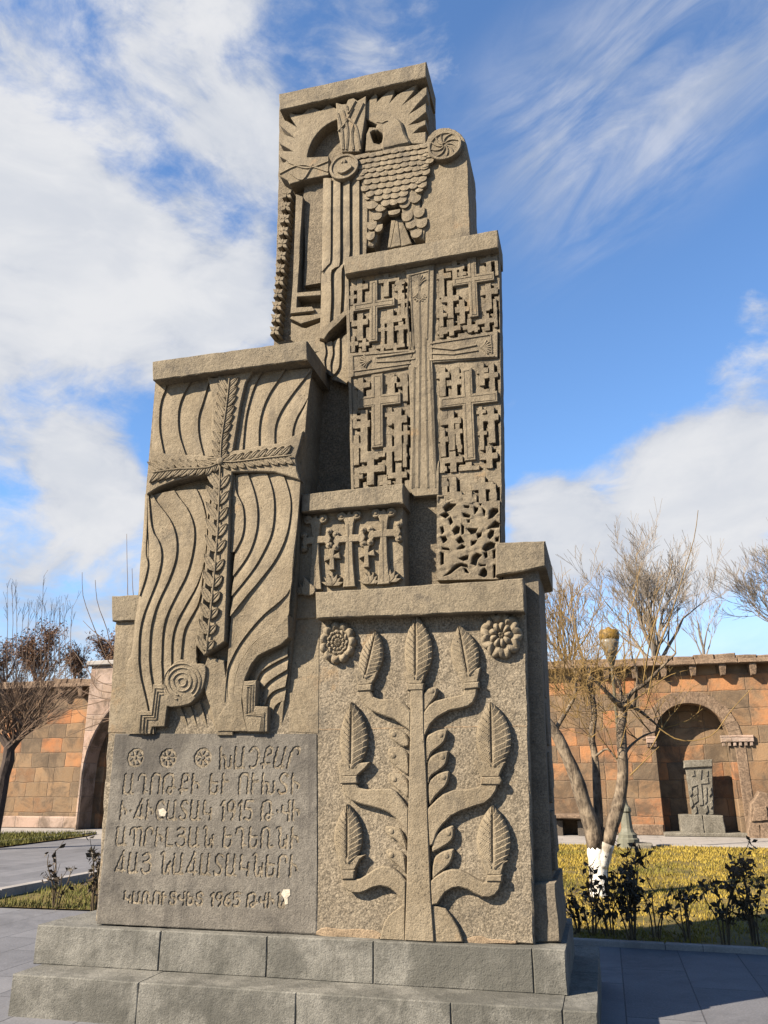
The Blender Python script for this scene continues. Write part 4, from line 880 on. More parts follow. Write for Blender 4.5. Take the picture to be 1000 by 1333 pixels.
# the eagle itself
m = MB()
head = z(2, (95, 602), (100, 575), (130, 556), (175, 548), (200, 520), (250, 505), (300, 530), (325, 570), (352, 660), (392, 735), (300, 760), (160, 790), (140, 745), (152, 690), (150, 645), (128, 628))
relief(m, head, FA, .115, .02, 3)
relief(m, z(2, (96, 604), (90, 640), (106, 628), (140, 622), (150, 600), (130, 580)), FA, .10, .008, 2)
relief(m, z(2, (15, 660), (40, 602), (96, 604), (104, 622), (64, 632), (46, 648), (60, 700), (76, 738), (122, 750), (150, 730), (170, 760), (140, 800), (5, 812)), FA, .095, .006)
fillet(z(2, (105, 556), (150, 566), (195, 545)), FA-.116, .010)
body = z(5, (70, 120), (240, 92), (400, 50), (500, 42), (600, 75), (648, 120), (655, 190), (610, 250), (602, 330), (575, 400), (560, 470), (420, 500), (330, 520), (170, 480), (130, 380), (85, 300), (110, 200))
relief(m, body, FA, .10, .025)
relief(m, z(5, (165, 430), (290, 440), (330, 560), (270, 620), (235, 790), (215, 830), (150, 830), (165, 640)), FA, .075, .012)
relief(m, z(5, (415, 430), (560, 430), (580, 540), (622, 610), (618, 690), (602, 775), (520, 760), (470, 660), (430, 560)), FA, .085, .012)
for a, b2, c2, d2, h_ in (((322, 835), (350, 625), (385, 625), (345, 835), .05), ((345, 838), (385, 620), (400, 620), (425, 820), .056), ((425, 830), (398, 622), (432, 620), (508, 805), .05)):
    relief(m, z(5, a, b2, c2, d2), FA, h_, .006)
def feather(mb, x, y, w, hgt, off0, off1, k=5):
    P0 = z(k, (x, y))[0]; s = ZO[k][2]; Y = FA
    o = hit(*P0, Y-off1); sx = .0072*6.8/s*w/6.8*1.0; sz = .0082*hgt/s
    pts = [(-1, .55), (-1, 0)]+[(-math.cos(a), -math.sin(a)*.75) for a in [math.pi*i/8 for i in range(1, 8)]]+[(1, 0), (1, .55)]
    V = []
    for px, pz in pts:
        f = (.55-pz)/1.3; V.append(o+Vector((px*sx*.5, (off1-off0)*(1-f)-.003*(1-px*px), pz*sz*.62)))
    n = len(V); c = o+Vector((0, (off1-off0)*.45-.005, 0))
    V2 = V+[c]+[v+Vector((0, .035, 0)) for v in V]
    mb.add(V2, [(i, i+1, n) for i in range(n-1)]+[(n-1, 0, n)]+[(i+1, i, n+1+i, n+2+i) for i in range(n-1)])
fe = MB()
rows = [(95, 90, 600, 10), (135, 110, 620, 10), (175, 115, 640, 10), (215, 120, 620, 9), (255, 110, 600, 9), (300, 150, 590, 8), (345, 150, 585, 8), (390, 165, 565, 7), (435, 250, 440, 4), (485, 290, 410, 3)]
for ri, (yy, xa, xb, n) in enumerate(rows):
    for i in range(n):
        x = xa+(xb-xa)*(i+.5*(ri % 2)*.6)/(n-1) if n > 1 else xa
        y = yy-(x-330)*.17+rng.uniform(-4, 4)
        feather(fe, x, y, 74+rng.uniform(-4, 8), 58+ri*1.5, .107, .119)
for (x, y, w, h2) in ((200, 500, 95, 80), (170, 440, 60, 60), (270, 520, 90, 80), (240, 590, 70, 70), (200, 660, 70, 80), (190, 740, 60, 80), (250, 680, 60, 70), (450, 480, 85, 110), (530, 440, 90, 110), (470, 590, 80, 90), (560, 560, 80, 90), (500, 650, 80, 80), (580, 640, 80, 90), (540, 720, 80, 80), (370, 560, 85, 50)):
    feather(fe, x, y, w*1.1, h2*1.15, .090, .103)
for (x, y) in ((605, 195), (570, 250), (555, 320), (560, 385), (120, 260), (590, 140), (610, 110)): feather(fe, x, y, 66, 62, .10, .122)
eg = m.build('eagle', EAGT, eag); fe.build('feathers', EAGT, eg)

# ---- plain block behind on the right with its coping and carved side
m = MB(); slab(m, [(655, 735, 700, 735, YA+.10), (655, 1225, 722, 1228, YA+.16)], YA+.86, .010, .003); sideb = m.build('side_block', SIDE, mon)
m = MB(); slab(m, [(645.5, 706, 710, 704, YA+.03), (645.5, 750, 711, 737, YA+.03)], YA+.95, .010, .003); m.build('coping', COPE, sideb)
m = MB()
for a, b2, c2, d2 in (((701, 790), (707, 786), (711, 870), (705, 872)), ((706, 905), (713, 900), (716, 960), (709, 962)), ((709, 985), (715, 980), (720, 1085), (713, 1088))):
    P = [hit(x, y, YA+.10) for x, y in (a, b2, c2, d2)]
xs = hit(711, 980, YA+.13).x
for i, (z0, z1) in enumerate(((.95, 1.35), (1.4, 1.75), (1.8, 2.1), (2.15, 2.6))):
    prism(m, [Vector((xs-.05, YA+.25, z0)), Vector((xs+.018, YA+.25, z0)), Vector((xs+.018, YA+.25, z1)), Vector((xs-.05, YA+.25, z1))], YA+.4, .01, .003)
    prism(m, [Vector((xs-.05, YA+.5, z0+.1)), Vector((xs+.012, YA+.5, z0+.1)), Vector((xs+.012, YA+.5, z1-.05)), Vector((xs-.05, YA+.5, z1-.05))], YA+.68, .01, .003)
m.build('side_relief', SIDE, sideb)
m = MB(); slab(m, [(690, 1150, 724, 1148, YA+.08), (690, 1229, 731, 1227, YA+.08)], YA+.93, .012, .003); m.build('foot_block', SIDE, sideb)

# ---- the plinth: two courses of dressed blocks
pl = thing('stepped_plinth', 'two-step grey stone plinth of large dressed blocks under the monument', 'plinth', (-1.95, YA+.3, 0))
def course(xl, xr, yf, yb, z0, z1, joints, jback, batter=.0):
    m = MB(); g = .0012
    xs = [xl]+joints+[xr]
    for a, b2 in zip(xs, xs[1:]):
        a2, b3 = a+g+rng.uniform(0, .0015), b2-g
        P = [Vector((a2, yf+rng.uniform(-.003, .003), z0)), Vector((b3, yf+rng.uniform(-.003, .003), z0)), Vector((b3, yf, z1)), Vector((a2, yf, z1+rng.uniform(-.003, .003)))]
        for p in P: p.y = yf+0
        prism(m, P, yf+.42, .007, .0015, .12)
    ys = [yf+.42]+jback+[yb]
    for a, b2 in zip(ys, ys[1:]):
        prism(m, [Vector((xr-.45, a+g, z0)), Vector((xr-.004, a+g, z0)), Vector((xr-.004, a+g, z1-.002)), Vector((xr-.45, a+g, z1-.002))], b2-g, .007, .0015, .12)
        prism(m, [Vector((xl+.004, a+g, z0)), Vector((xl+.45, a+g, z0)), Vector((xl+.45, a+g, z1-.002)), Vector((xl+.004, a+g, z1-.002))], b2-g, .007, .0015, .12)
    box(m, xl+.46, xr-.46, yf+.43, yb-.01, z0, z1-.006)
    return m.build('plinth_step', STEPSTONE, pl)
F1 = ground(400, 1221, PT).y; F2 = ground(400, 1293, .26).y
X1l, X1r = hit(48, 1205, F1).x, hit(736, 1236, F1).x
X2l, X2r = hit(16, 1266, F2).x, hit(777, 1308, F2).x
j1 = [hit(x, 1245, F1).x for x in (207, 347, 486, 693)]; j2 = [hit(x, 1310, F2).x for x in (178, 385, 587, 732)]
course(X1l, X1r, F1, YA+1.15, .258, PT, j1, [F1+.95])
course(X2l, X2r, F2, YA+1.55, -.05, .26, j2, [F2+1.0])
from mathutils import noise as mnoise

# ================================================================== GROUND
def sheet(name, pts, zz, mat):
    mb = MB(); mb.add([Vector((x, y, zz)) for x, y in pts], [tuple(range(len(pts)))]); return kind(mb.build(name, mat), 'structure')
EARTH = simple('far_earth', [(.16, .13, .08), (.24, .20, .13), (.12, .11, .06)], .5)
sheet('ground', [(-600, -300), (600, -300), (600, 900), (-600, 900)], -.06, EARTH)
sheet('paved_court', [(-45, -12), (45, -12), (45, 30), (-45, 30)], 0, PAVE)
YL0, YL1, YW = 9.13, 20.4, 24.3               # lawn edge, far edge, court wall
sheet('wall_path', [(-45, 20.3), (45, 20.3), (45, YW+.8), (-45, YW+.8)], .004, PATH)
RL = [(-2.3, YL0), (14, YL0-.55), (14, YL1-.2), (-2.3, YL1+.2)]
sheet('lawn_soil_right', RL, .03, SOIL)
def g2(x, y): p = ground(x, y); return (p.x, p.y)
LL = [g2(-60, 1106), g2(0, 1104), g2(110, 1090), g2(126, 1086.5), g2(-60, 1088)]
sheet('lawn_soil_left', LL, .03, SOIL)
BED = [g2(-60, 1180), g2(125, 1187), g2(235, 1192), g2(235, 1130), g2(128, 1148)]
sheet('rose_bed_soil', BED, .02, SOIL)
m = MB()                                      # stone edging of the bed and the lawns
def kerb(mb, a, b2, w, zt, zb=-.05):
    a, b2 = Vector((*a, 0)), Vector((*b2, 0)); d = (b2-a).normalized(); n = Vector((-d.y, d.x, 0))*w
    L = (b2-a).length; k = max(1, int(L/.9))
    for i in range(k):
        p, q = a.lerp(b2, i/k)+d*.003, a.lerp(b2, (i+1)/k)-d*.003
        vs = [p, q, q+n, p+n]; V = [v+Vector((0, 0, zb)) for v in vs]+[v+Vector((0, 0, zt-.01)) for v in vs]
        c = (p+q+n)/2; V += [v+Vector((0, 0, zt))+(c-v).normalized()*.012 for v in vs]
        mb.add(V, [(0, 1, 5, 4), (1, 2, 6, 5), (2, 3, 7, 6), (3, 0, 4, 7), (4, 5, 9, 8), (5, 6, 10, 9), (6, 7, 11, 10), (7, 4, 8, 11), (8, 9, 10, 11)])
kerb(m, (-2.3, YL0-.1), (14, YL0-.66), .10, .05); kerb(m, (-2.3, YL1+.2), (14, YL1-.2), .15, .06)
kerb(m, g2(-90, 1186), g2(235, 1122), -.16, .13); kerb(m, g2(-60, 1105.5), g2(126, 1086.5), .12, .07)
kind(m.build('kerb_stones', PATH), 'structure')
def blades(name, poly, n, hh, mat, zb, seed, bend=.6):
    rg = random.Random(seed); mb = MB(); xs = [p[0] for p in poly]; ys = [p[1] for p in poly]
    def inside(x, y):
        c = False
        for i in range(len(poly)):
            x1, y1 = poly[i]; x2, y2 = poly[i-1]
            if (y1 > y) != (y2 > y) and x < (x2-x1)*(y-y1)/(y2-y1)+x1: c = not c
        return c
    k = 0
    while k < n:
        y = min(ys)+(max(ys)-min(ys))*rg.random()**1.5; x = rg.uniform(min(xs), max(xs))
        if not inside(x, y): continue
        if x > .62*y+1.2: k += .02; continue
        if mnoise.noise(Vector((x*1.3, y*1.3, seed)))+.6*mnoise.noise(Vector((x*5, y*5, seed))) < -.16 and rg.random() < .8: k += .1; continue
        k += 1; a = rg.uniform(0, 6.28); h_ = hh*rg.uniform(.5, 1.4)*(1+.03*(y-9)); w = .006*(1+.1*(y-8)); dx, dy = math.cos(a)*w, math.sin(a)*w
        lx, ly = rg.uniform(-bend, bend)*h_, rg.uniform(-bend, bend)*h_
        mb.v += [Vector((x-dx, y-dy, zb)), Vector((x+dx, y+dy, zb)), Vector((x+lx, y+ly, zb+h_))]; o = len(mb.v); mb.f.append((o-3, o-2, o-1))
    return kind(mb.build(name, mat), 'stuff')
blades('lawn_grass', [(-1.2, YL0+.05), (13, YL0-.4), (13, YL1-.3), (-1.2, YL1+.1)], 60000, .034, GRASS, .03, 3)
blades('lawn_grass', LL, 6000, .07, GRASSL, .03, 4)
blades('bed_grass', BED, 3200, .06, GRASSL, .02, 5)

# ================================================================== COURT WALL, PORTAL
ZT = hit(860, 856, YW).z; ZG = hit(860, 881, YW).z; ZU = hit(860, 868.5, YW).z            # top of wall, underside of the eaves
def wall_run(name, label, x0, x1, hole=None, ncorb=.78):
    w = thing(name, label, 'wall', ((x0+x1)/2, YW, 0))
    mb = MB()
    if hole:
        hx0, hx1, zs = hole; c, r_ = (hx0+hx1)/2, (hx1-hx0)/2
        P = [Vector((x0, YW, 0)), Vector((hx0, YW, 0))]+[Vector((c-math.cos(a)*r_, YW, zs+math.sin(a)*r_)) for a in [math.pi*i/28 for i in range(29)]]+[Vector((hx1, YW, 0)), Vector((x1, YW, 0)), Vector((x1, YW, ZT-.2)), Vector((x0, YW, ZT-.2))]
        prism(mb, P, YW+.62, .02)
        box(mb, x0, x1, YW+.624, YW+1.1, 0, ZT-.2)
    else: box(mb, x0, x1, YW, YW+1.1, 0, ZT-.2, .02)
    mb.build('wall', WALLM, w)
    mb = MB(); k = int((x1-x0)/1.1)
    for i in range(k):                         # eaves: slabs of slightly different height
        a, b2 = x0+(x1-x0)*i/k, x0+(x1-x0)*(i+1)/k
        prism(mb, [Vector((a+.004, YW-.36, ZU)), Vector((b2-.004, YW-.36, ZU)), Vector((b2-.004, YW-.34, ZT-.14+rng.uniform(-.02, .02))), Vector((a+.004, YW-.34, ZT-.14+rng.uniform(-.02, .02)))], YW+1.2, .02, .008, .25)
    mb.build('eaves_course', CORNICE, w)
    mb = MB(); k = int((x1-x0)/.55)
    for i in range(k):
        a, b2 = x0+(x1-x0)*i/k, x0+(x1-x0)*(i+1)/k; zt = ZT+rng.uniform(-.03, .05)
        prism(mb, [Vector((a+.006, YW-.12, ZT-.18)), Vector((b2-.006, YW-.12, ZT-.18)), Vector((b2-.006, YW-.12, zt)), Vector((a+.006, YW-.12, zt+rng.uniform(-.02, .02)))], YW+.9, .03, .012, .2)
    mb.build('coping_stones', CORNICE, w)
    return w
HX0, HX1 = hit(866.5, 1086, YW).x, hit(966, 1086, YW).x; HZ = hit(905, 962, YW).z
PX0, PX1 = hit(97, 1070, 23.6).x, hit(97, 1070, 23.6).x+6.2
wr = wall_run('stone_wall', 'long wall of brown and orange ashlar with an arched niche, right of the monument', PX1-.5, 16, (HX0, HX1, HZ))
wl = wall_run('stone_wall', 'stretch of orange and brown ashlar wall behind the pollard tree at left', -34, PX0+.4)
def corbels(w, x0, x1, step):
    base = None; k = int((x1-x0)/step)
    for i in range(k):
        x = x0+step*(i+.5)
        if base is None:
            mb = MB(); P = [Vector((x-.09, YW-.29, ZU+.02)), Vector((x-.09, YW-.29, ZU-.12)), Vector((x-.06, YW-.25, ZG-.04)), Vector((x+.06, YW-.25, ZG-.04)), Vector((x+.09, YW-.29, ZU-.12)), Vector((x+.09, YW-.29, ZU+.02))]
            prism(mb, P, YW+.02, .015); base = mb.build('corbel', CORNICE, w); X0 = x
        else:
            c = base.copy(); COL.objects.link(c); c.parent = w; c.location = (x-X0, 0, rng.uniform(-.02, .02))
corbels(wr, hit(735, 868, YW).x, 13, .78); corbels(wl, -22, PX0, .78)
c_, r_ = (HX0+HX1)/2, (HX1-HX0)/2
mb = MB(); nV = 17                             # ring of arch stones standing a little proud
for i in range(nV):
    a, b2 = math.pi*i/nV+.0015, math.pi*(i+1)/nV-.0015; ro_ = r_+.34+rng.uniform(-.02, .02)
    prism(mb, [Vector((c_-math.cos(t)*q, YW-.03, HZ+math.sin(t)*q)) for t, q in ((a, r_+.01), (b2, r_+.01), (b2, ro_), ((a+b2)/2, ro_*1.002), (a, ro_))][::-1], YW+.02, .006)
mb.build('arch_ring', CORNICE, wr)
mb = MB()
for a, b2 in ((hit(842, 970, YW).x, HX0+.02), (HX1-.22, hit(984, 982, YW).x)):
    box(mb, a, b2, YW-.10, YW+.05, HZ-.10, HZ+.08, .015)
    for i in range(6): box(mb, a+(b2-a)*(i+.2)/6, a+(b2-a)*(i+.75)/6, YW-.075, YW+.05, HZ-.2, HZ-.10, .01)
mb.build('impost', PORTALM, wr)
mb = MB(); box(mb, hit(962, 1000, YW).x-.02, hit(962, 1000, YW).x+.26, YW-.02, YW+.05, 0, HZ-.2, .02); box(mb, hit(868, 1080, YW).x-.95, HX0-.03, YW-.03, YW+.1, 0, .28, .02); mb.build('pilaster', CORNICE, wr)
mb = MB(); box(mb, -34, PX0+.1, YW-.22, YW+.02, 0, .36, .03); mb.build('base_course', PORTALM, wl)
mb = MB(); box(mb, HX0-.05, HX1+.15, YW-.35, YW+.3, 0, .10, .02); mb.build('niche_step', KHACH, wr)

port = thing('stone_portal', 'pinkish stone gateway with a dark pointed arch, left of the monument', 'gateway', ((PX0+PX1)/2, 23.6, 0))
ZP = hit(97, 868, 23.6).z; ax0 = hit(101, 1074, 23.6).x; ax1 = PX1-(ax0-PX0); c2 = (ax0+ax1)/2; zs = hit(108, 1010, 23.6).z
apex = hit(176, 885, 23.6).z
L_ = []
for i in range(15):
    t = i/14; L_.append((ax0+(c2-ax0)*(1-math.cos(t*math.pi/2))**1.0, zs+(apex-zs)*math.sin(t*math.pi/2)**.92))
P = [Vector((PX0, 23.6, 0)), Vector((ax0, 23.6, 0))]+[Vector((x, 23.6, q)) for x, q in L_]+[Vector((2*c2-x, 23.6, q)) for x, q in L_[-2::-1]]+[Vector((ax1, 23.6, 0)), Vector((PX1, 23.6, 0)), Vector((PX1, 23.6, ZP)), Vector((PX0, 23.6, ZP))]
mb = MB(); prism(mb, P, 26.2, .03); mb.build('gate_front', PORTALM, port)
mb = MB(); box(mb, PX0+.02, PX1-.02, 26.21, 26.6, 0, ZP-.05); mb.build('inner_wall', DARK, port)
mb = MB(); tube(mb, [Vector((x, 23.57, q)) for x, q in [(ax0, 0)]+L_]+[Vector((2*c2-x, 23.57, q)) for x, q in L_[-2::-1]+[(ax0, 0)]], .06, 6); mb.build('arch_moulding', PORTALM, port)
mb = MB(); box(mb, PX0-.12, PX1+.12, 23.48, 26.7, ZP, ZP+.16, .03); mb.build('coping', PATH, port)
DARKW = simple('shade_black_boards', [(.012, .010, .008), (.022, .018, .014)], 8)  # black base colour of the boards stands in for the dark of the passage
ww = thing('dark_gate', 'dark wooden gate with pale papers inside the pointed arch', 'gate', (c2, 25.2, 0))
mb = MB()
for i in range(14):
    a = ax0+.02+(ax1-ax0-.04)*i/14; box(mb, a, a+(ax1-ax0-.04)/14-.012, 25.9, 25.97, 0, apex-.05, .01)
mb.build('gate_boards', DARKW, ww)
mb = MB(); q = hit(106, 1066, 25.85); prism(mb, [q+Vector(v) for v in ((0, 0, 0), (.25, 0, -.05), (.3, 0, .2), (.05, 0, .22))], 25.899, .004); mb.build('pale_notice', CHIP, ww)

# ---- khachkar standing in the niche
YK = YW+.02
kk = thing('cross_stone', 'grey carved cross-stone on a pale block base standing in the arched niche', 'cross stone', (hit(912, 1060, YK).x, YK, 0))
mb = MB(); bx0, bx1 = hit(888, 1090, YK-.2).x, hit(946, 1090, YK-.2).x; zb = hit(915, 1061, YK-.2).z
prism(mb, [Vector((bx0, YK-.25, 0)), Vector((bx0+(bx1-bx0)*.52, YK-.25, 0)), Vector((bx0+(bx1-bx0)*.52, YK-.25, zb)), Vector((bx0, YK-.25, zb))], YK+.28, .02, .006)
prism(mb, [Vector((bx0+(bx1-bx0)*.52+.01, YK-.25, 0)), Vector((bx1, YK-.25, 0)), Vector((bx1-.02, YK-.25, zb-.01)), Vector((bx0+(bx1-bx0)*.52+.01, YK-.25, zb))], YK+.28, .02, .006)
mb.build('base_block', KHACH, kk)
mb = MB(); prism(mb, [hit(x, y, YK) for x, y in ((902, 1062), (930, 1061), (927.5, 997), (892.5, 999))], YK+.2, .02, .006); st = mb.build('carved_slab', KHACH, kk)
mb = MB(); prism(mb, [hit(x, y, YK-.06) for x, y in ((891, 1000), (928.5, 998), (927.5, 988.5), (890.5, 990))], YK+.2, .02, .005); mb.build('slab_cap', KHACH, kk)
mb = MB()
def krel(pts, h=.03): prism(mb, [hit(x, y, YK-h) for x, y in pts], YK+.02, .01)
krel([(908, 1003), (914, 1002), (913, 1016), (922, 1012), (923, 1020), (913.5, 1021), (916, 1048), (911, 1049), (909.5, 1022), (901, 1025), (900, 1016), (909, 1017)])
for a in (0, 1):
    for y in (1030, 1040): krel([(902+a*14, y), (908+a*12, y-6), (909+a*12, y+3), (904+a*14, y+7)])
    krel([(899+a*19, 1005), (904+a*18, 1003), (905+a*17, 1010), (901+a*19, 1011)])
for x, y in ((897, 1030), (922, 1030), (898, 1045), (924, 1046), (903, 1054), (917, 1053)): krel([(x, y), (x+3.5, y-5), (x+5, y+3), (x+1.5, y+7)], .04)
mb.build('carved_cross', KHACH, st)
# stones about the yard
def boulder(name, label, cat, pts, Y, back, mat, rough=.02):
    t_ = thing(name, label, cat, (sum(hit(x, y, Y).x for x, y in pts)/len(pts), Y, 0)); mb = MB()
    prism(mb, [hit(x, y, Y) for x, y in pts], Y+back, .03, rough, .15); return t_, mb
t_, mb = boulder('carved_stone', 'weathered carved stone fragment leaning by the wall at the right edge', 'stone', [(972, 1095), (1012, 1097), (1010, 1050), (1000, 1032), (988, 1030), (978, 1048)], 23.85, .3, CORNICE); mb.build('fragment', CORNICE, t_)
mb = MB(); [prism(mb, [hit(x, y, 23.80) for x, y in P_], 23.9, .012, .012, .1) for P_ in ([(974, 1094), (990, 1095), (989, 1074), (976, 1072)], [(991, 1095), (1011, 1096), (1009, 1070), (990, 1073)], [(979, 1070), (1001, 1068), (998, 1050), (982, 1052)])]; mb.build('broken_course', CORNICE, bpy.data.objects['fragment'])
t_, mb = boulder('carved_stone', 'low grey stone block lying on the lawn edge beside the lamp pedestal', 'stone', [(827, 1113), (851, 1114), (850, 1099), (828, 1098)], 19.6, .45, KHACH, .01); mb.build('fragment', KHACH, t_)
t_, mb = boulder('stone_bench', 'low stone ledge against the wall just right of the monument', 'bench', [(716, 1066), (766, 1067), (766, 1061), (716, 1060)], 23.5, .8, CORNICE, .006); mb.build('ledge', CORNICE, t_)
for x in (718, 752):
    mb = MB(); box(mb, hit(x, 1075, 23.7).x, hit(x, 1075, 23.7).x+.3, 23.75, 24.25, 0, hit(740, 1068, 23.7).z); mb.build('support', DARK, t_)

# ---- street lamp
lb = ground(819, 1106); YLp = lb.y
lamp = thing('street_lamp', 'cast iron street lamp with amber-topped lantern behind the whitewashed tree', 'street lamp', lb)
mpp = (hit(830, 1000, YLp)-hit(829, 1000, YLp)).length
def ph(y): return hit(810, y, YLp).z-lb.z
mb = MB(); lathe(mb, lb, [(.24, 0), (.24, .22), (.20, .25), (.20, ph(1086)), (.15, ph(1083)), (.125, ph(1078)), (.105, ph(1058)), (.13, ph(1056)), (.12, ph(1052)), (.07, ph(1048)), (.05, ph(1042))], 12); mb.build('pedestal', METAL, lamp)
mb = MB(); lathe(mb, lb, [(.05, ph(1043)), (.045, ph(960)), (.055, ph(958)), (.04, ph(955)), (.036, ph(872)), (.055, ph(869)), (.05, ph(866))], 10); mb.build('pole', METALD, lamp)
mb = MB(); lathe(mb, lb, [(.05, ph(867)), (.10, ph(858)), (.125, ph(855)), (.12, ph(853.5))], 14); mb.build('lantern_collar', METALD, lamp)
mb = MB(); lathe(mb, lb, [(.12, ph(853.6)), (.17, ph(846)), (.205, ph(838)), (.22, ph(832)), (.21, ph(831.9))], 18); gl = mb.build('lantern_bowl', GLASS, lamp, True)
mb = MB(); lathe(mb, lb, [(.225, ph(832)), (.24, ph(828)), (.235, ph(822)), (.20, ph(819.5)), (.08, ph(818)), (.02, ph(815))], 18); mb.build('lantern_cover', AMBER, lamp, True)

# ================================================================== TREES
def rv(rg, s=1): return Vector((rg.uniform(-s, s), rg.uniform(-s, s), rg.uniform(-s, s)))
def grow(mb, p, d, L, r, lv, mx, rg, upk=.12, spread=.75, kids=(3, 5), lenk=.62, rk=.55, wob=.16, rmin=.004, start=.35):
    n = 4 if lv < mx else 3; pts = [p]; rad = [r]; dd = d.normalized()
    for i in range(n):
        dd = (dd+rv(rg, wob)+Vector((0, 0, upk))).normalized(); p = p+dd*(L/n); pts.append(p); rad.append(max(rmin, r*(1-.55*(i+1)/n)))
    tube(mb, pts, rad, 5 if r > .03 else 3, False)
    if lv >= mx: return
    for k in range(rg.randint(*kids)):
        t = rg.uniform(start, 1.0) if k else 1.0; i = min(n-1, int(t*n)); f = t*n-i; q = pts[i].lerp(pts[i+1], f)
        ax = (pts[i+1]-pts[i]).normalized(); s = rv(rg); s = (s-ax*s.dot(ax)).normalized()
        nd = (ax+s*spread*rg.uniform(.5, 1.2)).normalized()
        grow(mb, q, nd, L*lenk*rg.uniform(.7, 1.25), max(rmin, rad[i]*rk*rg.uniform(.8, 1.1)), lv+1, mx, rg, upk, spread, kids, lenk, rk, wob, rmin, start)
def tline(pts, Y, dy=0.0, rg=rng):
    return [hit(x, y, Y+(rg.uniform(-dy, dy) if i else 0)) for i, (x, y) in enumerate(pts)]
def limb(mb, pts, Y, r0_, r1_, n=8, dy=.0, k=14):
    sp = resample(pts, k); yo = [dy*i/(k-1) for i in range(k)]
    P = [hit(x, y, Y+o) for (x, y), o in zip(sp, yo)]
    tube(mb, P, [(r0_+(r1_-r0_)*i/(k-1))*(1+rng.uniform(-.07, .07)) for i in range(k)], n); return P
# whitewashed tree right of the monument
TB = ground(779, 1170); YT = TB.y; rg = random.Random(21)
tr = thing('whitewashed_tree', 'three-stemmed bare tree with whitewashed trunk foot on the lawn beside the monument', 'tree', TB)
mb = MB(); limb(mb, [(781, 1174), (780, 1150), (779, 1128), (776, 1102)], YT, .140, .122, 12, 0, 10); limb(mb, [(782, 1128), (786, 1115), (791, 1098)], YT-.02, .108, .092, 10, 0, 8); mb.build('whitewashed_foot', LIME, tr, True)
mb = MB(); limb(mb, [(776.5, 1104), (770, 1075), (760, 1045), (750, 1012), (736, 980), (722, 952), (700, 925), (672, 896)], YT, .124, .05, 10, -.2, 18)
limb(mb, [(779, 1100), (779, 1060), (777, 1020), (775, 985), (770, 960), (774, 930), (770, 900), (766, 872)], YT+.12, .072, .035, 8, .3, 16)
limb(mb, [(790.5, 1100), (798, 1072), (806, 1045), (811, 1010), (810, 975), (809, 945), (812, 920)], YT, .094, .064, 10, .1, 16)
dome_c = hit(812, 918, YT+.1)
for q in range(6):
    tube(mb, [dome_c+rv(rg, .03), dome_c+rv(rg, .09)], [.075, .05], 7)
ends = [limb(mb, p, YT+.05, a, b2, 6, dy) for p, a, b2, dy in (([(812, 920), (800, 912), (785, 896), (768, 880)], .05, .016, -.4), ([(813, 920), (826, 921), (845, 935), (862, 950)], .035, .012, .3), ([(812, 918), (824, 900), (840, 890), (862, 868), (880, 850)], .038, .012, -.3),
       ([(811, 915), (806, 890), (796, 870), (792, 850)], .03, .010, .2), ([(812, 985), (820, 972), (838, 958), (862, 950)], .024, .008, .4), ([(775, 985), (790, 975), (800, 985), (809, 1000)], .018, .012, .0), ([(722, 952), (735, 930), (750, 900), (745, 860)], .035, .012, .2), ([(766, 872), (756, 850), (748, 820), (740, 790)], .026, .008, .3), ([(826, 920), (830, 880), (822, 850), (818, 800)], .02, .007, -.2))]
mb.build('trunk', BARK, tr, True)
mb = MB()
for P in [p for e in ends for p in (e[6], e[10], e[-1])]:
    for k in range(2): grow(mb, P, Vector((rg.uniform(-.7, .7), rg.uniform(-.6, .6), rg.uniform(.3, .9))), rg.uniform(.35, .7), .009, 0, 2, rg, .04, .6, (2, 4), .6, .6, .22, .0028)
for (x, y) in ((745, 900), (760, 880), (775, 905), (735, 930), (790, 930), (770, 960), (752, 935), (728, 900), (722, 870), (742, 880), (765, 920), (782, 890)):
    for k in range(6): grow(mb, hit(x, y, YT+rg.uniform(-.6, .8)), Vector((rg.uniform(-.9, .7), rg.uniform(-.6, .6), rg.uniform(.2, .9))), rg.uniform(.35, .6), .0065, 0, 2, rg, .04, .7, (3, 4), .62, .6, .25, .0026)
for pts in ([(844, 905), (856, 850), (874, 800), (892, 740), (904, 700), (909, 664)], [(858, 948), (880, 962), (905, 964), (930, 955), (952, 925), (980, 895)], [(838, 890), (842, 860), (850, 820), (868, 760), (876, 730)], [(812, 920), (835, 905), (870, 880), (905, 870)], [(860, 950), (850, 970), (838, 985)], [(820, 1010), (835, 995), (850, 980), (858, 972)],
            [(760, 860), (752, 830), (745, 790), (742, 762)], [(735, 880), (735, 840), (730, 800), (728, 775)], [(775, 870), (782, 835), (784, 800)], [(748, 850), (768, 820), (776, 780)], [(812, 905), (814, 870), (812, 840), (808, 800)], [(724, 900), (722, 850), (724, 800)]):
    limb(mb, pts, YT+rg.uniform(-.3, .3), .012, .004, 4, rg.uniform(-.3, .3))
mb.build('crown', TWIG, tr)

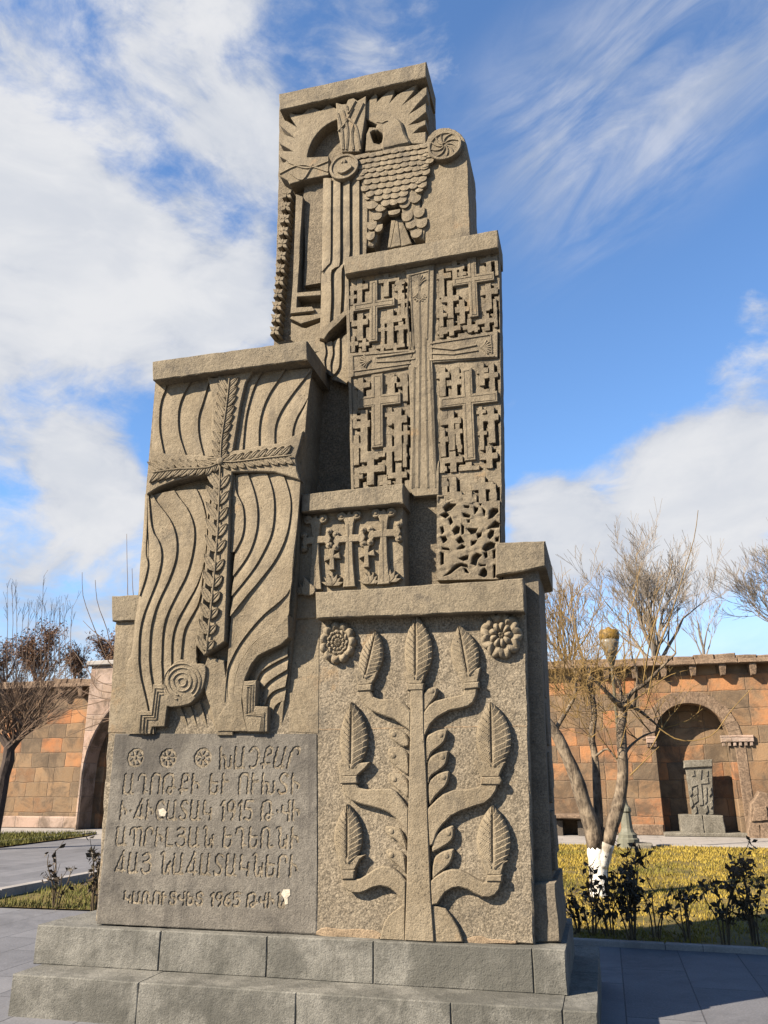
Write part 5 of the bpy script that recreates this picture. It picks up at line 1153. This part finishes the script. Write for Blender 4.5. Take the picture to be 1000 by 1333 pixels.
def bare_tree(name, label, base_px, Y, trunk, group, mat, seed, top, L, kids=(3, 5), mx=4, spread=.55, upk=.10, r=.16, barkm=None, seeds=0):
    rg = random.Random(seed); b = hit(*base_px, Y); b.z = 0
    t_ = thing(name, label, 'tree', b, group); mb = MB()
    P = [b]+[hit(x, y, Y) for x, y in trunk]; rad = [r*(1-.4*i/(len(P)-1)) for i in range(len(P))]
    tube(mb, P, rad, 8); mb.build('trunk', barkm or mat, t_)
    mb = MB(); tips = []
    for k in range(top):
        a = 2*math.pi*k/top+rg.uniform(-.4, .4); s = rg.uniform(.25, spread*1.3)
        grow(mb, P[-1] if k % 2 else P[-1].lerp(P[-2], rg.uniform(0, .5)), Vector((math.cos(a)*s, math.sin(a)*s, 1)), L*rg.uniform(.8, 1.15), r*.42, 0, mx, rg, upk, spread, kids, .66, .58, .14, .0075)
    if seeds:
        vs = list(mb.v)
        for k in range(seeds):
            p = vs[rg.randrange(len(vs)//3, len(vs))]+rv(rg, .25); 
            for q in range(5):
                d1, d2 = rv(rg, .05), rv(rg, .05); p = p+rv(rg, .06); mb.add([p+d1, p+d2, p-d1], [(0, 1, 2)])
    mb.build('crown', SEED if seeds else mat, t_); return t_
G = 'bare winter trees beyond the court wall'
bare_tree('bare_tree', 'large grey fan-shaped bare tree rising behind the wall above the niche', (856, 1000), 36, [(855, 900), (852, 850)], G, TWIGG, 5, 9, 2.3, (3, 5), 4, .62, .10, .22)
bare_tree('bare_tree', 'brownish bare tree cut off by the right edge of the photo', (1052, 1000), 36, [(1050, 900), (1046, 850)], G, TWIGG, 11, 9, 2.3, (3, 5), 4, .7, .08, .2)
bare_tree('bare_tree', 'small thin bare tree behind the wall between the two larger ones', (918, 1000), 44, [(918, 900), (916, 845)], G, TWIGG, 12, 5, 1.5, (3, 4), 3, .6, .12, .12)
bare_tree('bare_tree', 'pale bushy bare tree behind the wall next to the monument', (742, 1000), 33, [(742, 900), (740, 870)], G, TWIG, 13, 9, 1.6, (3, 5), 3, .55, .12, .12)
bare_tree('bare_tree', 'brown seed-laden tree behind the left wall, tallest of the row', (52, 1000), 33, [(52, 930), (50, 890)], G, TWIGB, 14, 6, 1.25, (3, 5), 3, .6, .06, .16, None, 1700)
bare_tree('bare_tree', 'small brown-crowned tree behind the wall beside the gateway', (99, 1000), 33, [(99, 920), (97, 880)], G, TWIGB, 15, 6, .75, (3, 5), 3, .6, .04, .10, None, 760)
bare_tree('bare_tree', 'seed-laden tree peeping over the gateway at the monument edge', (136, 1000), 34, [(136, 920), (138, 872)], G, TWIGB, 16, 6, .75, (3, 5), 3, .6, .04, .12, None, 760)
bare_tree('bare_tree', 'brown tree partly cut by the left edge behind the wall', (6, 1000), 34, [(6, 930), (6, 890)], G, TWIGB, 17, 6, 1.1, (3, 5), 3, .7, .05, .14, None, 900)
# tall thin shoots behind the left wall
rg = random.Random(4)
for x, yt in ((10, 770), (17, 762), (22, 775), (36, 782), (46, 780), (54, 757), (58, 790), (70, 786), (77, 790), (84, 785), (92, 788), (28, 800), (64, 800)):
    P = [hit(x+rg.uniform(-3, 3), 905, 30), hit(x+rg.uniform(-2, 2), 860, 30), hit(x, (yt+860)/2, 30), hit(x+rg.uniform(-2, 3), yt, 30)]; P.insert(0, Vector((P[0].x, P[0].y, 0)))
    mb = MB(); tube(mb, P, [.03, .02, .016, .012, .007], 4)
    for k in range(4): grow(mb, P[3].lerp(P[4], rg.random()), Vector((rg.uniform(-.4, .4), 0, 1)), .5, .008, 0, 1, rg, .1, .5, (2, 3), .6, .6, .1, .006)
    o = mb.build('sapling', TWIGB); o['label'] = 'tall thin leafless shoot in the row rising behind the left wall'; o['category'] = 'sapling'; o['group'] = 'leafless shoots behind the left wall'
# pollard at the left edge
YPo = 17.0; rg = random.Random(9); bp = hit(-6, 1060, YPo); bp.z = 0
po = thing('pollard_tree', 'dark pollarded tree with a burst of brown shoots at the left edge', 'tree', bp); mb = MB()
tube(mb, [bp]+[hit(x, y, YPo) for x, y in ((0, 1040), (5, 1010), (11, 990), (12, 975), (22, 962), (34, 952), (48, 945))], [.15, .14, .135, .14, .13, .11, .08, .04], 9)
heads = [(16, 968), (24, 960), (36, 951), (48, 946), (8, 955), (0, 950), (30, 946), (-8, 950)]
for a, b2 in (((13, 975), (4, 952)), ((22, 962), (28, 944)), ((12, 975), (-8, 950)), ((30, 955), (46, 944))):
    tube(mb, [hit(*a, YPo), hit((a[0]+b2[0])/2+1, (a[1]+b2[1])/2, YPo), hit(*b2, YPo)], [.09, .07, .045], 7)
mb.build('trunk', BARKD, po)
mb = MB()
for k in range(250):
    h_ = hit(*heads[k % len(heads)], YPo+rg.uniform(-.4, .4)); a = rg.uniform(-1.15, 1.3); L = rg.uniform(.7, 1.5)
    grow(mb, h_, Vector((math.sin(a)*1.1, rg.uniform(-.6, .6), .25+math.cos(a))), L, .011, 0, 1, rg, .02, .35, (2, 4), .5, .6, .12, .0045)
mb.build('crown', TWIGB, po)
# tree standing behind the monument whose arching shoots show at left
YB_ = 13.5; hb = hit(215, 1110, YB_); hb.z = 0
hid = thing('arching_tree', 'bare tree behind the monument with long arching shoots showing at its left edge', 'tree', hb); mb = MB()
tube(mb, [hb, hit(212, 1040, YB_), hit(205, 960, YB_), hit(200, 900, YB_)], [.13, .12, .10, .08], 8); mb.build('trunk', BARKD, hid)
mb = MB()
for pts in ([(200, 905), (160, 895), (130, 888), (110, 868), (98, 850), (85, 838)], [(200, 915), (150, 912), (120, 905), (100, 895), (85, 880), (72, 876)], [(200, 910), (148, 870), (128, 830), (116, 800), (108, 775), (107, 745)], [(200, 905), (150, 850), (138, 815), (127, 785), (124, 755)], [(200, 935), (150, 935), (118, 936), (103, 928), (97, 915)],
            [(200, 925), (145, 912), (115, 918), (85, 925), (66, 945), (40, 950)], [(200, 890), (170, 800), (166, 750), (165, 695)], [(190, 900), (150, 845), (122, 822), (108, 808)], [(150, 902), (128, 898), (118, 880), (112, 862)], [(150, 935), (120, 945), (95, 955), (80, 962)], [(200, 880), (176, 790), (172, 740)]):
    limb(mb, pts, YB_+rng.uniform(-.3, .3), .013, .0045, 5, rng.uniform(-.5, .5))
mb.build('crown', TWIGB, hid)

# ================================================================== ROSE BUSHES
def rose(label, px, hpx, canes, nleaf, spread, seed, group, z0=.03):
    rg = random.Random(seed); b = ground(*px, z0); h_ = hit(px[0], px[1]-hpx, b.y).z-b.z
    t_ = thing('rose_bush', label, 'rose bush', b, group); mb = MB(); tops = []
    for k in range(canes):
        a = rg.uniform(0, 6.28); s = spread*rg.uniform(.3, 1); hh = h_*rg.uniform(.6, 1.0) if k else h_
        P = [b+Vector((math.cos(a)*.03, math.sin(a)*.03, -.03)), b+Vector((math.cos(a)*s*.35, math.sin(a)*s*.35, hh*.4))+rv(rg, .02), b+Vector((math.cos(a)*s*.8, math.sin(a)*s*.8, hh*.75))+rv(rg, .03), b+Vector((math.cos(a)*s, math.sin(a)*s, hh))]
        P = [Vector(p) for p in smoothpts([tuple(p) for p in P], 4, False)]; tube(mb, P, [.010-.006*i/(len(P)-1) for i in range(len(P))], 5); tops.append(P)
        for q in range(3):
            i = rg.randrange(len(P)//3, len(P)); d = (rv(rg)+Vector((0, 0, .5))).normalized(); tube(mb, [P[i], P[i]+d*.06, P[i]+d*.13+Vector((0, 0, .03))], [.005, .004, .003], 4); tops.append([P[i], P[i]+d*.13])
    mb.build('canes', CANE, t_); mb = MB()
    for k in range(nleaf):
        P = rg.choice(tops); p = P[rg.randrange(len(P)//3, len(P))]+rv(rg, .035); d = rv(rg).normalized(); s = rg.uniform(.026, .052); n = d.cross(rv(rg)).normalized()*s*.55; c = d.cross(n).normalized()*s*.25
        mb.add([p, p+d*s+n+c, p+d*s*2, p+d*s-n+c], [(0, 1, 2), (0, 2, 3)])
    if nleaf: mb.build('leaves', ROSE, t_)
RG = 'rose bushes along the paving'
rose('tall dark leafy rose bush in front of the whitewashed tree', (824, 1224), 112, 7, 300, .24, 1, RG)
rose('dark rose bush with leaning canes, tall one right of the thin canes', (945, 1230), 100, 5, 110, .17, 2, RG)
rose('rose bush with hanging dark leaves at the right edge', (985, 1230), 118, 6, 170, .20, 3, RG)
rose('short bent rose canes with one leafy head in mid lawn edge', (897, 1226), 66, 5, 60, .24, 4, RG)
rose('thin almost leafless rose canes right of the tall bush', (854, 1224), 72, 4, 14, .20, 5, RG)
rose('sparse reddish rose bush close to the plinth corner', (772, 1218), 70, 5, 55, .22, 6, RG)
rose('small low rose sprout at the corner of the paving', (756, 1214), 52, 4, 36, .16, 7, RG)
rose('sparse rose bush below the whitewashed trunk', (796, 1218), 95, 5, 70, .22, 8, RG)
rose('spindly rose bush with few leaves in the left bed', (72, 1182), 74, 5, 44, .20, 9, RG, .02)
rose('dense dark rose bush touching the left edge of the monument', (122, 1184), 80, 6, 200, .16, 10, RG, .02)
